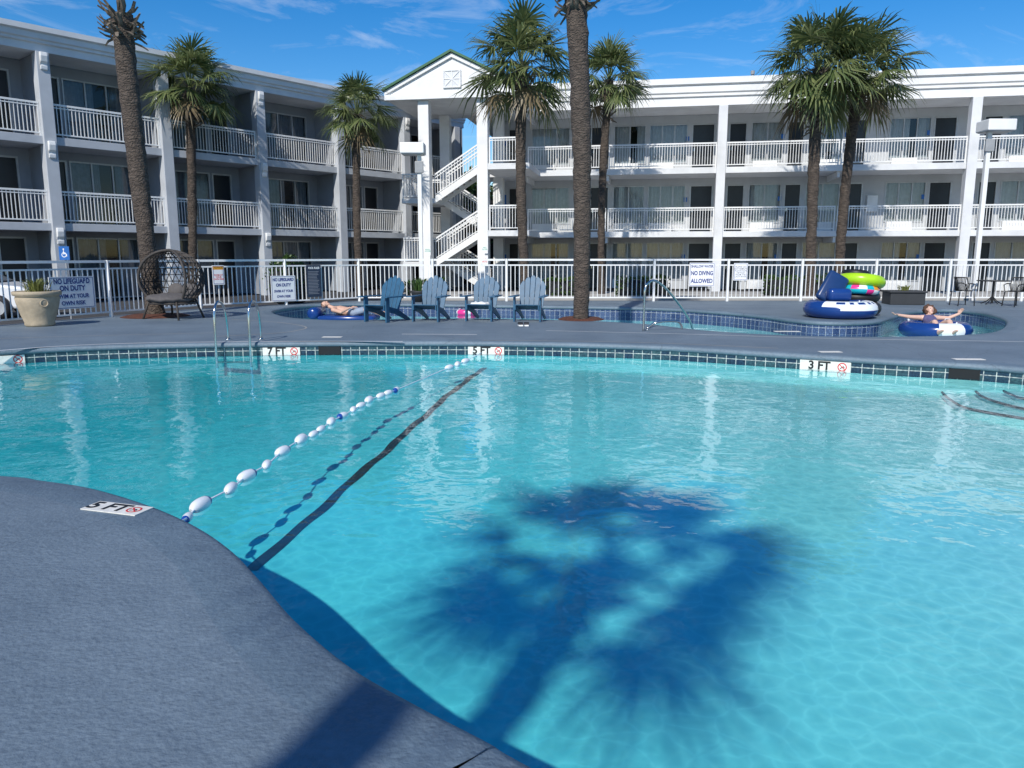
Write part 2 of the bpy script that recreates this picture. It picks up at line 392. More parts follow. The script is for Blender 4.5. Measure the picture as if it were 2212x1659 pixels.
rnear=((2174,699),(2150,715),(2080,723),(1980,726),(1860,727),(1740,725),(1620,720),(1500,711),(1400,700),(1250,692),(1050,688),(900,688),(780,691),(690,690),(620,684))
RIV=catmull([V(at(px,py)[:2]) for px,py in rfar+rnear],6)
RWL=-.29
def zf(x,y):
    t=min(1,max(0,(y-3.5)/7.5)); d=.50*(1-t)+.26*t+.10*min(1,max(0,(-x-1)/4))
    return WL-d
def coping(P,name,w=.3):
    rings=[(w,0),(.05,0),(.015,-.012),(0,-.04),(0,-.075),(.035,-.095)]
    L=[[ (p.x,p.y,z) for p in off(P,d)] for d,z in rings]; n=len(P); mb=MB()
    vs=[q for l in L for q in l]; fs=[]
    for k in range(len(L)-1):
        for i in range(n): fs.append((k*n+i,k*n+(i+1)%n,(k+1)*n+(i+1)%n,(k+1)*n+i))
    mb.add(vs,fs); return struct(mb.build(name,M['coping'],smooth=True))
def wallstrip(P,name,mat,d,z0,z1f):
    Q=off(P,d); n=len(Q); me=bpy.data.meshes.new(name); vs=[];fs=[];uvs=[]
    arc=[0]
    for i in range(n): arc.append(arc[-1]+(Q[(i+1)%n]-Q[i]).length)
    for i in range(n): vs+= [(Q[i].x,Q[i].y,z0),(Q[i].x,Q[i].y,z1f(Q[i].x,Q[i].y))]
    for i in range(n):
        j=(i+1)%n; fs.append((2*i,2*j,2*j+1,2*i+1))
        uvs+=[(arc[i],z0),(arc[i+1],z0),(arc[i+1],vs[2*j+1][2]),(arc[i],vs[2*i+1][2])]
    me.from_pydata(vs,[],fs); ul=me.uv_layers.new(name='UVMap')
    for i,u in enumerate(uvs): ul.data[i].uv=u
    me.materials.append(mat); me.polygons.foreach_set('use_smooth',[True]*len(fs))
    o=bpy.data.objects.new(name,me); C.objects.link(o); return struct(o)
def inside(P,x,y):
    r=False; n=len(P)
    for i in range(n):
        a,b=P[i],P[i-1]
        if (a.y>y)!=(b.y>y) and x<(b.x-a.x)*(y-a.y)/(b.y-a.y)+a.x: r=not r
    return r
def floormesh(P,name,mat,zfun,step=.4):
    Q=off(P,.035); vs=list(Q); n=len(Q); B=off(P,-.12)
    xs=[p.x for p in Q]; ys=[p.y for p in Q]
    x=min(xs)
    while x<max(xs):
        y=min(ys)
        while y<max(ys):
            if inside(B,x,y): vs.append(V((x,y)))
            y+=step
        x+=step
    res=geometry.delaunay_2d_cdt(vs,[(i,(i+1)%n) for i in range(n)],[list(range(n))],1,1e-5)
    mb=MB(); mb.add([(v.x,v.y,zfun(v.x,v.y)) for v in res[0]],[tuple(f) for f in res[2]])
    return struct(mb.build(name,mat,smooth=True))
import bmesh
def flat(polys,z,name,mat):
    allv=[p for poly in polys for p in poly]
    tris=geometry.tessellate_polygon([[V((p.x,p.y,0)) for p in poly] for poly in polys])
    mb=MB(); mb.add([(p.x,p.y,z) for p in allv],[tuple(t) for t in tris])
    o=mb.build(name,mat)
    bm=bmesh.new(); bm.from_mesh(o.data)
    for f in bm.faces:
        f.normal_update()
        if f.normal.z<0: f.normal_flip()
    bm.to_mesh(o.data); bm.free()
    return struct(o)
coping(POOL,'pool_coping'); coping(RIV,'river_coping',.25)
wallstrip(POOL,'pool_tile_band',M['tile'],.035,-.09,lambda x,y:WL-.025)
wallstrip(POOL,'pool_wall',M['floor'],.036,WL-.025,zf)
wallstrip(RIV,'river_tile_wall',M['rivertile'],.035,-.09,lambda x,y:-.40)
wallstrip(RIV,'river_wall',M['riverfloor'],.036,-.40,lambda x,y:-.6)
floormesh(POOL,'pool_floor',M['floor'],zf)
floormesh(RIV,'river_floor',M['riverfloor'],lambda x,y:-.6,.8)
flat([off(POOL,.034)],WL,'pool_water',M['water'])
flat([off(RIV,.034)],RWL,'river_water',M['riverwater'])
outer=[V(q) for q in ((-15,-9),(22,-9),(22,25.5),(-5.2,25.5),(-8.9,21.6),(-11.2,16.2),(-15,8))]
flat([outer,off(POOL,.3),off(RIV,.25)],0.,'pool_deck',M['deck'])
g=MB()
for x0,x1,y0,y1 in ((-700,700,25.5,900),(-700,700,-300,-9),(-700,-15,-9,25.5),(22,700,-9,25.5)):
    g.add([(x0,y0,-.14),(x1,y0,-.14),(x1,y1,-.14),(x0,y1,-.14)],[(0,1,2,3)])
g.add([(-15,8,-.14),(-11.2,16.2,-.14),(-8.9,21.6,-.14),(-5.2,25.5,-.14),(-15,25.5,-.14)],[(0,1,2,3,4)])
struct(g.build('parking_lot',M['asphalt']))
e=MB()
for i in range(2,6):
    a,b=outer[i],outer[i+1]
    e.add([(a.x,a.y,0),(b.x,b.y,0),(b.x,b.y,-.14),(a.x,a.y,-.14)],[(0,1,2,3)])
struct(e.build('deck_edge',M['concrete']))
k=MB(); k.box(-4.5,22,27.2,27.45,-.14,.06); k.box(-4.5,22,30.5,33,-.14,-.05)
struct(k.build('kerb',M['concrete'],bevel=.02))
def at_floor(px,py,dz=.004):
    z=-.6
    for _ in range(12):
        p=at(px,py,z); z=zf(p.x,p.y)+dz
    return V((p.x,p.y,z))
A=at_floor(1049,792); B=at_floor(545,1232)
rib=MB(); n=90; vs=[]; d=(B-A); d.z=0; nn=V((-d.y,d.x,0)).normalized()
for i in range(n+1):
    t=i/n; p=A.lerp(B,t); p+=nn*(.010*math.sin(t*31)+.008*math.sin(t*67+1)); w=.047+.004*math.sin(t*53)
    for s in (-1,1):
        q=p+nn*w*s; vs.append((q.x,q.y,zf(q.x,q.y)+.006))
rib.add(vs,[(2*i,2*i+1,2*i+3,2*i+2) for i in range(n)]); struct(rib.build('pool_floor_stripe',M['dirtline'],smooth=True))
for z,cur,nm in ((-.43,((2035,848),(2050,862),(2082,880),(2140,893),(2212,905),(2330,925)),0),(-.38,((2108,846),(2120,856),(2150,868),(2212,884),(2330,905)),1),(-.33,((2168,845),(2185,853),(2212,862),(2330,885)),2)):
    P=[V(at(px,py,z)) for px,py in cur]; P=catmull(P,6,False)
    nb=MB(); nb.tube([p+V((0,0,.004)) for p in P],.017,6); struct(nb.build('pool_step_nosing',M['dirtline'],smooth=True))
    poly=[V(p[:2]) for p in P]+[V((8.6,7.2)),V((P[0].x+1.2,P[0].y+.1))]
    st=MB(); st.prism(poly,-.66,z-.002); struct(st.build('pool_step',M['floor']))
def strip(pxs,w,name,mat,z=.004):
    P=catmull([V(at(px,py,z)) for px,py in pxs],6,False); mb=MB(); vs=[]
    for i,p in enumerate(P):
        t=(P[min(i+1,len(P)-1)]-P[max(i-1,0)]).normalized(); q=V((-t.y,t.x,0))*w/2
        vs+=[p+q,p-q]
    mb.add(vs,[(2*i,2*i+1,2*i+3,2*i+2) for i in range(len(P)-1)]); return struct(mb.build(name,mat))
strip(((-60,762),(120,748),(300,741),(520,738),(700,737),(870,737.5)),.05,'deck_marking',M['signwhite'])
strip(((868,721.5),(1030,722.5)),.05,'deck_marking',M['signwhite'])
strip(((1040,735),(1250,737),(1450,742),(1680,752)),.035,'deck_marking',M['concrete'])
strip(((500,690),(600,696),(660,706),(640,714),(590,720),(460,727)),.035,'deck_marking',M['concrete'])
strip(((0,731),(200,725),(460,719)),.03,'deck_marking',M['concrete'])
strip(((1180,714),(1500,722),(1800,731),(2212,738)),.035,'deck_marking',M['signwhite'])
# ---------------------------------------------------------------- depth markers
def nodive(parent,Mx,r):
    a=MB(); a.torus(r,r*.13,28,6,M=Mx,sz=.06)
    a.box(-r*.95,r*.95,-r*.1,r*.1,0,.0015,M=Mx@Matrix.Rotation(R(-45),4,'Z')); a.build('prohibition_ring',M['textred'],parent)
    b=MB(); b.prism([(-r*.55,-r*.35),(-r*.4,-r*.5),(r*.25,r*.05),(r*.5,-r*.25),(r*.6,-r*.12),(r*.3,r*.3)],-.0005,.0008,M=Mx); b.build('diver_symbol',M['textblack'],parent)
def edge_near(px,d):
    Q=off(POOL,d)
    best=min(range(len(Q)),key=lambda k:abs((Q[k].x/(Q[k].y*cp+(H+.16)*sp))-(px-CX)/F)+(10 if Q[k].y<7 else 0))
    f=lambda q:(q.x/(q.y*cp+(H+.16)*sp))-(px-CX)/F
    a=Q[best]; t=(Q[(best+1)%len(Q)]-Q[best-1]).normalized()
    if t.x<0: t=-t
    for _ in range(6):
        e0=f(a); e1=f(a+t*.01); a=a-t*(.01*e0/(e1-e0))
    return a,t
def marker(txt,px,label,w=.64,h=.17):
    q,t=edge_near(px,.018)
    o=thing('depth_marker',label,'depth marker',(q.x,q.y,-.165),math.atan2(t.y,t.x))
    b=MB(); b.box(-w/2,w/2,-.012,.004,-h/2+.02,h/2-.02); b.build('marker_plate',M['platewhite'],o)
    if txt: text(txt,.17,M['textblack'],o,upM(-.08,-.0135,0),bold=.006)
    nodive(o,upM(w*.34,-.0135,0),.058)
marker('7 FT',608,'white tile plate marked 7 FT beside the pool ladder')
marker('5 FT',1050,'white tile plate marked 5 FT where the float line meets the far pool edge')
marker('3 FT',1782,'white tile plate marked 3 FT on the right of the far pool edge',.72,.19)
marker('',6,'white tile plate with only its red symbol in view at the left edge',.6)
o=thing('depth_marker','worn white plate marked 5 FT lying flat on the near grey deck','depth marker',at(253,1098,.004),R(-17))
b=MB(); b.box(-.2,.2,-.075,.075,-.003,.003); b.build('marker_plate',M['platewhite'],o)
text('5 FT',.15,M['textblack'],o,Matrix.Translation((-.06,0,.0045)),bold=.004)
nodive(o,Matrix.Translation((.125,0,.0045)),.04)
for px,py,w,l in ((718,728,.36,'small white deck tile behind the left skimmer'),(1700,716,.5,'small white deck tile by the river bank'),(1793,760,.34,'small white deck tile behind the 3 FT plate'),(2092,776,.42,'small white deck tile near the right skimmer')):
    b=MB(); b.box(-w/2,w/2,-.07,.07,0,.004); tag(b.build('deck_tile',M['platewhite'],loc=at(px,py,.002),rotz=R(random.uniform(-4,4))),l,'deck tile')
def skimmer(px,label,w):
    q,t=edge_near(px,.02)
    b=MB(); b.box(-w/2,w/2,-.006,.01,-.075,.06); b.box(-w/2-.02,-w/2,-.01,.01,-.08,.07); b.box(w/2,w/2+.02,-.01,.01,-.08,.07)
    tag(b.build('pool_skimmer',M['gap'],loc=(q.x,q.y,-.15),rotz=math.atan2(t.y,t.x)),label,'skimmer')
skimmer(712,'dark skimmer opening in the tile band between the 7 FT and 5 FT plates',.34)
skimmer(2083,'dark skimmer opening in the tile band at the right end',.34)
# ---------------------------------------------------------------- float line
fl=[(405,1118,.8,1),(433,1090,1.25,0),(498,1055,1.05,0),(533,1028,1.2,0),(576,1004,.95,0),(610,975,1.2,0),(650,949,1.25,0),(677,938,.9,0),(693,927,.9,0),(715,911,1.15,0),(740,898,1.0,0),(763,885,.95,0),(779,876,1.,0),(797,864,1.2,0),(822,855,1.,0),(838,849,1.,0),(856,842,1.,0),(970,794,1.2,0),(988,787,1.2,0),(1005,780,1.2,0)]
ro=thing('float_line','rope of white and blue floats strung across the pool','float line',(0,0,WL))
P=[V(at(a,b_,WL+.012))-V((0,0,WL)) for a,b_,_,_ in fl]; end=V(at(1040,762,-.13))-V((0,0,WL))
st=V(at(392,1126,-.1))-V((0,0,WL))
rp=MB(); rp.tube(catmull([st]+P+[end],4,False),.007,6); rp.build('rope',M['rope'],ro,smooth=True)
f0=MB(); prof=[(.004,-.115),(.02,-.11),(.035,-.09),(.046,-.06),(.05,-.02),(.05,.02),(.044,.06),(.033,.085),(.019,.105),(.004,.11)]
f0.lathe(prof,16,mif=lambda i,j:1 if i<3 else 0)
fm=f0.build('float',[M['tubewhite'],M['floatblue']],ro,smooth=True)
for i,(a,b_,s,_) in enumerate(fl):
    o=fm if i==0 else fm.copy()
    if i: C.objects.link(o); o.parent=ro
    d=(P[min(i+1,len(P)-1)]-P[max(i-1,0)]).normalized()
    d.x+=.22*math.sin(i*2.7); d.normalize()
    o.location=P[i]; q=(d if i in (0,10,16) else -d).to_track_quat('Z','Y')
    o.rotation_euler=q.to_euler(); o.scale=(s*.76,s*.76,s*.82)
# ---------------------------------------------------------------- ladder and handrail
la=thing('pool_ladder','stainless steel pool ladder at the far left edge','ladder',(0,0,0))
es=[]
for px in (474,547):
    q,_=edge_near(px,0); x,y=q.x,q.y; es.append((x,y))
    path=[V((x,y-.14,-.42)),V((x,y-.14,.1)),V((x,y-.12,.5)),V((x,y-.05,.64)),V((x,y+.08,.70)),V((x,y+.25,.66)),V((x,y+.38,.5)),V((x,y+.44,.25)),V((x,y+.45,0))]
    t=MB(); t.tube(catmull(path,5,False),.022,10); t.build('rail',M['steel'],la,smooth=True)
    t=MB(); t.lathe([(.001,0),(.06,0),(.055,.02),(.03,.025)],16,M=Matrix.Translation((x,y+.45,.001))); t.build('floor_flange',M['steel'],la,smooth=True)
t=MB(); t.box(es[0][0],es[1][0],es[0][1]-.17,es[0][1]-.11,-.33,-.305); t.build('tread',M['steel'],la)
hr=thing('handrail','slanting stainless handrail leading down into the lazy river','handrail',(0,0,0))
p0=V(at(1390,715,0)); lo=V(at(1532,718,0))
path=[p0,V((p0.x,p0.y,.5)),V((p0.x+.01,p0.y,.84)),V((p0.x+.09,p0.y+.06,.96)),V((p0.x+.25,p0.y+.15,.98)),V((p0.x+.6,p0.y+.5,.74)),V((lo.x-.05,lo.y+1.5,.12)),V((lo.x+.15,lo.y+1.75,-.35))]
t=MB(); t.tube(catmull(path,6,False),.024,10); t.build('rail',M['steel'],hr,smooth=True)
path=[V(at(1398,714,0)),V(at(1400,708,.05)),V((p0.x+.3,p0.y+.1,.17)),V((p0.x+.75,p0.y+.3,.16)),V((p0.x+.85,p0.y+.35,.0))]
t=MB(); t.tube(catmull(path,6,False),.024,10); t.build('lower_rail',M['steel'],hr,smooth=True)
# ================================================================= BUILDINGS
def rail_panel(mb,x0,x1,y,z,h=1.05,sp_=.115,Mx=None):
    mb.box(x0,x1,y-.035,y+.035,z+h-.06,z+h,M=Mx); mb.box(x0,x1,y-.018,y+.018,z+h-.14,z+h-.11,M=Mx); mb.box(x0,x1,y-.02,y+.02,z+.08,z+.12,M=Mx)
    n=max(2,int((x1-x0)/sp_))
    for i in range(n+1):
        x=x0+.02+(x1-x0-.04)*i/n
        mb.box(x-.011,x+.011,y-.010,y+.010,z+.12,z+h-.06,M=Mx)
    for x in (x0+.02,x1-.02): mb.box(x-.024,x+.024,y-.024,y+.024,z,z+h-.06,M=Mx)
ZS=[-.1,2.52,5.26]; ZC=[2.27,5.0,7.82]
FPROF=[(.3,7.82),(-.06,7.82),(-.06,8.16),(-.14,8.2),(-.14,8.3),(-.2,8.36),(-.2,8.62),(-.3,8.68),(-.3,8.92),(.3,8.92)]
def window(parent,x0,x1,y,z0,z1,cm,npan,closed=1.):
    f=MB(); t=.05
    f.box(x0,x1,y-.03,y+.06,z0,z0+t); f.box(x0,x1,y-.03,y+.06,z1-t,z1)
    for i in range(npan+1):
        x=x0+(x1-x0-t)*i/npan; f.box(x,x+t,y-.028,y+.058,z0+t,z1-t)
    w=f.build('window',M['frame'],parent)
    p=MB(); p.add([(x0+t,y+.02,z0+t),(x1-t,y+.02,z0+t),(x1-t,y+.02,z1-t),(x0+t,y+.02,z1-t)],[(0,1,2,3)]); p.build('pane',M['glass'],w)
    c=MB()
    def sheet(a,b):
        n=int((b-a)/.05)+2; vs=[]
        for i in range(n+1):
            x=a+(b-a)*i/n; yy=y+.2+.035*math.sin(i*1.9+a*7)+.015*math.sin(i*.7)
            vs+=[(x,yy,z0+.03),(x,yy,z1-.02)]
        c.add(vs,[(2*i,2*i+2,2*i+3,2*i+1) for i in range(n)])
    if closed>=1: sheet(x0,x1)
    else:
        m=(x1-x0)*closed*.5; sheet(x0,x0+m*1.3); sheet(x1-m*.7,x1)
    c.build('curtain',cm,w,smooth=True)
    return w
def door(parent,x0,x1,y,z0,z1,plate=True):
    f=MB(); f.box(x0,x0+.06,y-.02,y+.1,z0,z1); f.box(x1-.06,x1,y-.02,y+.1,z0,z1); f.box(x0+.06,x1-.06,y-.02,y+.1,z1-.06,z1)
    d=MB(); d.box(x0+.06,x1-.06,y+.04,y+.09,z0+.01,z1-.06)
    o=d.build('door',M['door'],parent); f.build('door_frame',M['frame'],o)
    h=MB(); h.box(x0+.12,x0+.16,y-.005,y+.04,z0+.95,z0+1.1); h.build('door_handle',M['steel'],o)
    if plate:
        p=MB(); p.box(x0-.26,x0-.1,y-.012,y-.001,z0+1.42,z0+1.62); p.build('number_plate',M['blueplate'],o)
def walls(mb,els,xa,xb,y,zb,zc,zt):
    cur=xa
    for k,x0,x1 in sorted(els,key=lambda q:q[1]):
        if x0>cur: mb.box(cur,x0,y,y+.15,zb,zc)
        mb.box(x0,x1,y,y+.15,zb+zt,zc)
        if k=='w': mb.box(x0,x1,y,y+.15,zb,zb+.42)
        cur=x1
    if xb>cur: mb.box(cur,xb,y,y+.15,zb,zc)
# ---- right wing
RO=(-.75,36.0); ra=R(-10); RU=(math.cos(ra),math.sin(ra))
rb=thing('hotel_building','white three storey hotel wing with open walkways behind the fence on the right','building',(RO[0],RO[1],0),ra)
Bd=2.15; LEN=s_on(RO,RU,2560)
els=[('d',1098,1122),('w',1148,1232),('d',1276,1318),('w',1326,1396),('w',1402,1486),('d',1494,1545),('d',1574,1614),('w',1622,1694),('d',1700,1738),('w',1746,1822),('d',1838,1872),('w',1920,2010),('d',2015,2066),('d',2122,2165),('w',2172,2290),('d',2300,2350),('w',2370,2480)]
nrm=(math.sin(ra),-math.cos(ra)); BO=(RO[0]-nrm[0]*Bd,RO[1]-nrm[1]*Bd)
E=[(k,s_on(BO,RU,a),s_on(BO,RU,b)) for k,a,b in els]
wl=MB()
for f in range(3): walls(wl,E,0,LEN,Bd,ZS[f],ZC[f]+.001,2.18)
wl.box(-.2,-.003,Bd,9.5,-.14,8.4)
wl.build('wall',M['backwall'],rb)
iv=MB(); iv.box(.05,LEN,Bd+.9,9,-.1,8.3); iv.build('room_shade_box',M['innershade'],rb)  # solid dark box, the unlit rooms' shade is in its colour
for f in range(3):
    if f:
        s_=MB(); s_.box(-1.4,LEN,0,Bd+.14,ZC[f-1]+.004,ZS[f]); s_.build('walkway_slab',M['stucco'],rb,bevel=.01)
    for k,a,b in E:
        if k=='w': window(rb,a,b,Bd,ZS[f]+.42,ZS[f]+2.18,M['curtain'],3 if b-a>1.7 else 2,random.choice((1,1,.8)))
        else: door(rb,a,b,Bd,ZS[f],ZS[f]+2.18)
    for k,a,b in E:
        if k=='w':
            ac=MB(); ac.box(a+.1,a+1.15,Bd-.32,Bd-.002,ZS[f]+.04,ZS[f]+.44)
            for q in range(5): ac.box(a+.16,a+1.09,Bd-.33,Bd-.321,ZS[f]+.12+q*.05,ZS[f]+.135+q*.05)
            ac.build('air_conditioner',M['white'],rb)
fa=MB(); fa.extr(FPROF,-1.6,LEN); fa.build('roof_fascia',M['white'],rb)
sf=MB(); sf.box(-1.6,LEN,.301,9.5,7.83,7.99); sf.build('roof',M['stucco'],rb)
cols=[s_on(RO,RU,px) for px in (1560,2103)]
cpos=[s_on(RO,RU,px) for px in (1138,1314,1560,1818,2103,2350)]
for c in cols:
    m_=MB(); m_.box(c-.19,c+.19,-.1,.3,-.14,7.818); m_.build('column',M['stucco'],rb,bevel=.015)
for f in (1,2):
    for i in range(len(cpos)-1):
        r_=MB(); rail_panel(r_,cpos[i]+(.2 if i in (2,4) else .04),cpos[i+1]-(.2 if i in (1,3) else .04),.08,ZS[f]); r_.build('railing',M['railwhite'],rb)
for c in cpos:
    if c in (cpos[2],cpos[4]): continue
    for f in range(3):
        m_=MB(); m_.box(c-.05,c+.05,.1,Bd-.01,ZC[f]-.24,ZC[f]-.002); m_.build('ceiling_beam',M['stucco'],rb)
q=MB(); x=s_on(BO,RU,1084); q.box(x-.28,x+.22,Bd-.02,Bd-.002,ZS[1]+1.15,ZS[1]+1.85); q.build('wall_sign',M['blueplate'],rb)
q=MB(); x=s_on(BO,RU,1893); q.box(x-.22,x+.22,Bd-.14,Bd-.002,ZS[1]+.9,ZS[1]+1.6); q.build('extinguisher_cabinet',M['white'],rb)
q=MB(); x=s_on(RO,RU,1628); q.tube([(x,1.5,8),(x,1.5,9.35)],.05,8); q.tube([(x,1.5,9.35),(x,1.5,9.5)],.09,8); q.build('roof_vent',M['lampgrey'],rb)
# ---- left wing
LO=(-15.8,24.5); lang=R(50); LU=(math.cos(lang),math.sin(lang))
lb=thing('hotel_building','shaded three storey hotel wing with railed balconies on the left','building',(LO[0],LO[1],0),lang)
lc=[1.4+3.85*k for k in range(-2,5)]+[20.2]; Bl=1.6; xa,xb=lc[0]-.2,20.4
E=[]
for i in range(len(lc)-1):
    a=lc[i]; w=lc[i+1]-a
    E+=[('d',a+.22,a+.22+.82),('W',a+1.12,a+min(3.3,w-.35))] if i%2==0 else [('W',a+.3,a+2.45),('d',a+2.55,a+3.4)]
wl=MB()
for f in range(3): walls(wl,E,xa,xb,Bl,ZS[f],ZC[f]+.001,2.2)
wl.box(xb+.003,xb+.2,-.05,8,-.14,8.3); wl.build('wall',M['shadestucco'],lb)
iv=MB(); iv.box(xa,xb-.05,Bl+.9,8,-.1,8.2); iv.build('room_shade_box',M['innershade'],lb)
for f in range(3):
    if f:
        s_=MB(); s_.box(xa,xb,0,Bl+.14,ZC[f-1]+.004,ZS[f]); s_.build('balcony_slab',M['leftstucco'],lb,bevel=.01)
    for k,a,b in E:
        if k=='W': window(lb,a,b,Bl,ZS[f]+.03,ZS[f]+2.2,M['curtaing'],3,random.choice((1,.75,.75)))
        else: door(lb,a,b,Bl,ZS[f],ZS[f]+2.2,False)
    if f:
        for i in range(len(lc)-1):
            r_=MB(); rail_panel(r_,lc[i]+.2,lc[i+1]-.2,.1,ZS[f]); r_.build('railing',M['railwhite'],lb)
    for c in lc:
        p_=MB(); p_.box(c-.1,c+.1,.3,Bl-.002,ZS[f]+.002,ZC[f]); p_.build('partition_wall',M['shadestucco'],lb)
for i,c in enumerate(lc):
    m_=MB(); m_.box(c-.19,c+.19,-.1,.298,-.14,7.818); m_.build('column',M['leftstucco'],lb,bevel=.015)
    if i%2==0:
        for f in range(3):
            z=ZC[f]-(.02 if f==2 else -.1)
            m_=MB(); m_.extr([(-.104,z),(-.104,z-.55),(-.15,z-.52),(-.16,z-.42),(-.14,z-.36),(-.2,z-.28),(-.23,z-.12),(-.2,z)],c-.11,c+.11); m_.build('corbel',M['white'],lb,bevel=.03)
LPROF=[(.3,7.82),(-.06,7.82),(-.06,8.04),(-.14,8.07),(-.14,8.14),(-.2,8.18),(-.2,8.34),(-.3,8.38),(-.3,8.54),(.3,8.54)]
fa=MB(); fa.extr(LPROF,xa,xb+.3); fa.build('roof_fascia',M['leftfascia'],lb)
sf=MB(); sf.box(xa,xb+.3,.301,8,7.83,7.99); sf.build('roof',M['stucco'],lb)
# ---- stair tower
tp=atY(985,500,33.4)
tw=thing('stair_tower','white gabled stair tower with open flights between the two hotel wings','stair tower',(tp.x,33.4,0),ra)
def tcol(x,y,w=.23,top=7.845):
    m_=MB(); m_.box(x-w,x+w,y-w,y+w,-.14,top); m_.build('column',M['white'],tw,bevel=.015)
tcol(-1.3,0); tcol(1.22,0); tcol(-1.3,3.4); tcol(1.22,3.4)
g_=MB(); hw=2.8; GH=1.72
g_.prism([(-hw,0),(hw,0),(hw,.36),(0,GH),(-hw,.36)],-4.2,.35,M=Matrix.Translation((0,0,7.85))@Matrix.Rotation(R(90),4,'X'))
g_.build('gable',M['white'],tw)
for s in (-1,1):
    r_=MB()
    r_.prism([(s*(hw+.18),.34),(0,GH+.07),(0,GH+.17),(s*(hw+.18),.44)],-4.25,.55,M=Matrix.Translation((0,0,7.87))@Matrix.Rotation(R(90),4,'X')); r_.build('roof',M['green'],tw)
    r_=MB(); r_.prism([(s*(hw+.1),.20),(0,GH-.12),(0,GH+.045),(s*(hw+.1),.355)],.352,.45,M=Matrix.Translation((0,0,7.87))@Matrix.Rotation(R(90),4,'X')); r_.build('rake_board',M['white'],tw)
t_=MB(); t_.box(-hw-.1,hw+.1,-.46,-.352,7.86,8.08); t_.build('fascia_board',M['white'],tw,bevel=.01)
v_=MB(); v_.box(-.38,.38,-.40,-.351,8.28,8.98); v_.build('gable_vent',M['stucco'],tw)
v_=MB()
for a,b,c,d in ((-.38,.38,8.28,8.33),(-.38,.38,8.93,8.98),(-.38,-.33,8.33,8.93),(.33,.38,8.33,8.93)): v_.box(a,b,-.43,-.401,c,d)
for an in (43,-43): v_.box(-.44,.44,-.425+.004*(an>0),-.402,-.018,.018,M=Matrix.Translation((0,0,8.63))@Matrix.Rotation(R(an),4,'Y'))
v_.box(-.33,.33,-.42,-.402,8.615,8.645); v_.box(-.015,.015,-.419,-.402,8.33,8.93); v_.build('vent_trim',M['white'],tw)
def flight(x0,z0,x1,z1,y0,y1):
    n=8; st=MB()
    for i in range(n):
        xa_=x0+(x1-x0)*i/n; xb_=x0+(x1-x0)*(i+1)/n; z=z0+(z1-z0)*(i+1)/n
        st.box(min(xa_,xb_),max(xa_,xb_)+.02,y0+.05,y1-.05,z-.05,z)
    st.build('stair_flight',M['concrete'],tw)
    for y in (y0,y1):
        g2=MB(); sg=[(x0,z0-.2),(x1,z1-.2),(x1,z1+.1),(x0,z0+.1)]
        g2.prism(sg,-y-.04,-y+.04,M=Matrix.Rotation(R(90),4,'X')); g2.build('stringer',M['white'],tw)
        r2=MB(); h=1.0
        for dz,w in ((h,.035),(h-.14,.02),(.16,.02)):
            r2.prism([(x0,z0+dz-w),(x1,z1+dz-w),(x1,z1+dz+w),(x0,z0+dz+w)],-y-.03,-y+.03,M=Matrix.Rotation(R(90),4,'X'))
        k_=int(abs(x1-x0)/.125)
        for i in range(k_+1):
            t=i/k_; x=x0+(x1-x0)*t; z=z0+(z1-z0)*t; r2.box(x-.012,x+.012,y-.011,y+.011,z+.1,z+h)
        r2.build('stair_railing',M['railwhite'],tw)
for i,z in enumerate([1.2,3.9]):
    flight(-1.0,z,1.15,ZS[i+1],.35,1.45)
    flight(1.15,ZS[i],-1.0,z,1.75,2.85)
    l_=MB(); l_.box(-2.45,-1.0,.2,3.0,z-.2,z); l_.build('landing',M['stucco'],tw)
    for a_,b_,yy in ((-2.42,-1.55,.25),(-2.42,-1.0,2.95)):
        r_=MB(); rail_panel(r_,a_,b_,yy,z); r_.build('railing',M['railwhite'],tw)
    r_=MB(); rail_panel(r_,0,2.6,0,z,Mx=Matrix.Translation((-2.42,.3,0))@Matrix.Rotation(R(90),4,'Z')); r_.build('railing',M['railwhite'],tw)
for z in ZS[1:]:
    l_=MB(); l_.box(1.15,3.2,-.2,3.3,z-.24,z-.003); l_.build('landing',M['stucco'],tw)
    r_=MB(); rail_panel(r_,1.5,2.75,-.15,z); r_.build('railing',M['railwhite'],tw)
    k_=MB(); k_.tube([(2.75,-.15,z),(2.75,-.15,z+1.08)],.05,8); k_.build('rail_post',M['railwhite'],tw)
# ================================================================= FENCE
FP=[V((-14.2,9.2)),V((-11.0,16.2)),V((-8.7,21.4)),V((-5.0,25.15)),V((21.5,25.15))]
FH=1.37
fe=thing('pool_fence','long white picket fence with double top rail around the pool deck','fence',(0,0,0))
def fpanel(a,b):
    d=(b-a); L_=d.length; ang=math.atan2(d.y,d.x); mb=MB(); Mx=Matrix.Translation((a.x,a.y,0))@Matrix.Rotation(ang,4,'Z')
    mb.box(.05,L_-.05,-.03,.03,FH-.06,FH,M=Mx); mb.box(.05,L_-.05,-.018,.018,FH-.22,FH-.18,M=Mx); mb.box(.05,L_-.05,-.018,.018,.1,.14,M=Mx)
    n=int(L_/.135)
    for i in range(1,n): x=L_*i/n; mb.box(x-.011,x+.011,-.011,.011,.14,FH-.18,M=Mx)
    mb.build('fence_panel',M['railwhite'],fe)
def fpost(a):
    mb=MB(); mb.box(a.x-.035,a.x+.035,a.y-.035,a.y+.035,0,FH+.002); mb.build('fence_post',M['railwhite'],fe)
for i in range(len(FP)-1):
    a,b=FP[i],FP[i+1]; n=max(1,round((b-a).length/2.45))
    for k_ in range(n):
        p=a.lerp(b,k_/n); q=a.lerp(b,(k_+1)/n); fpanel(p,q); fpost(p)
fpost(FP[-1])
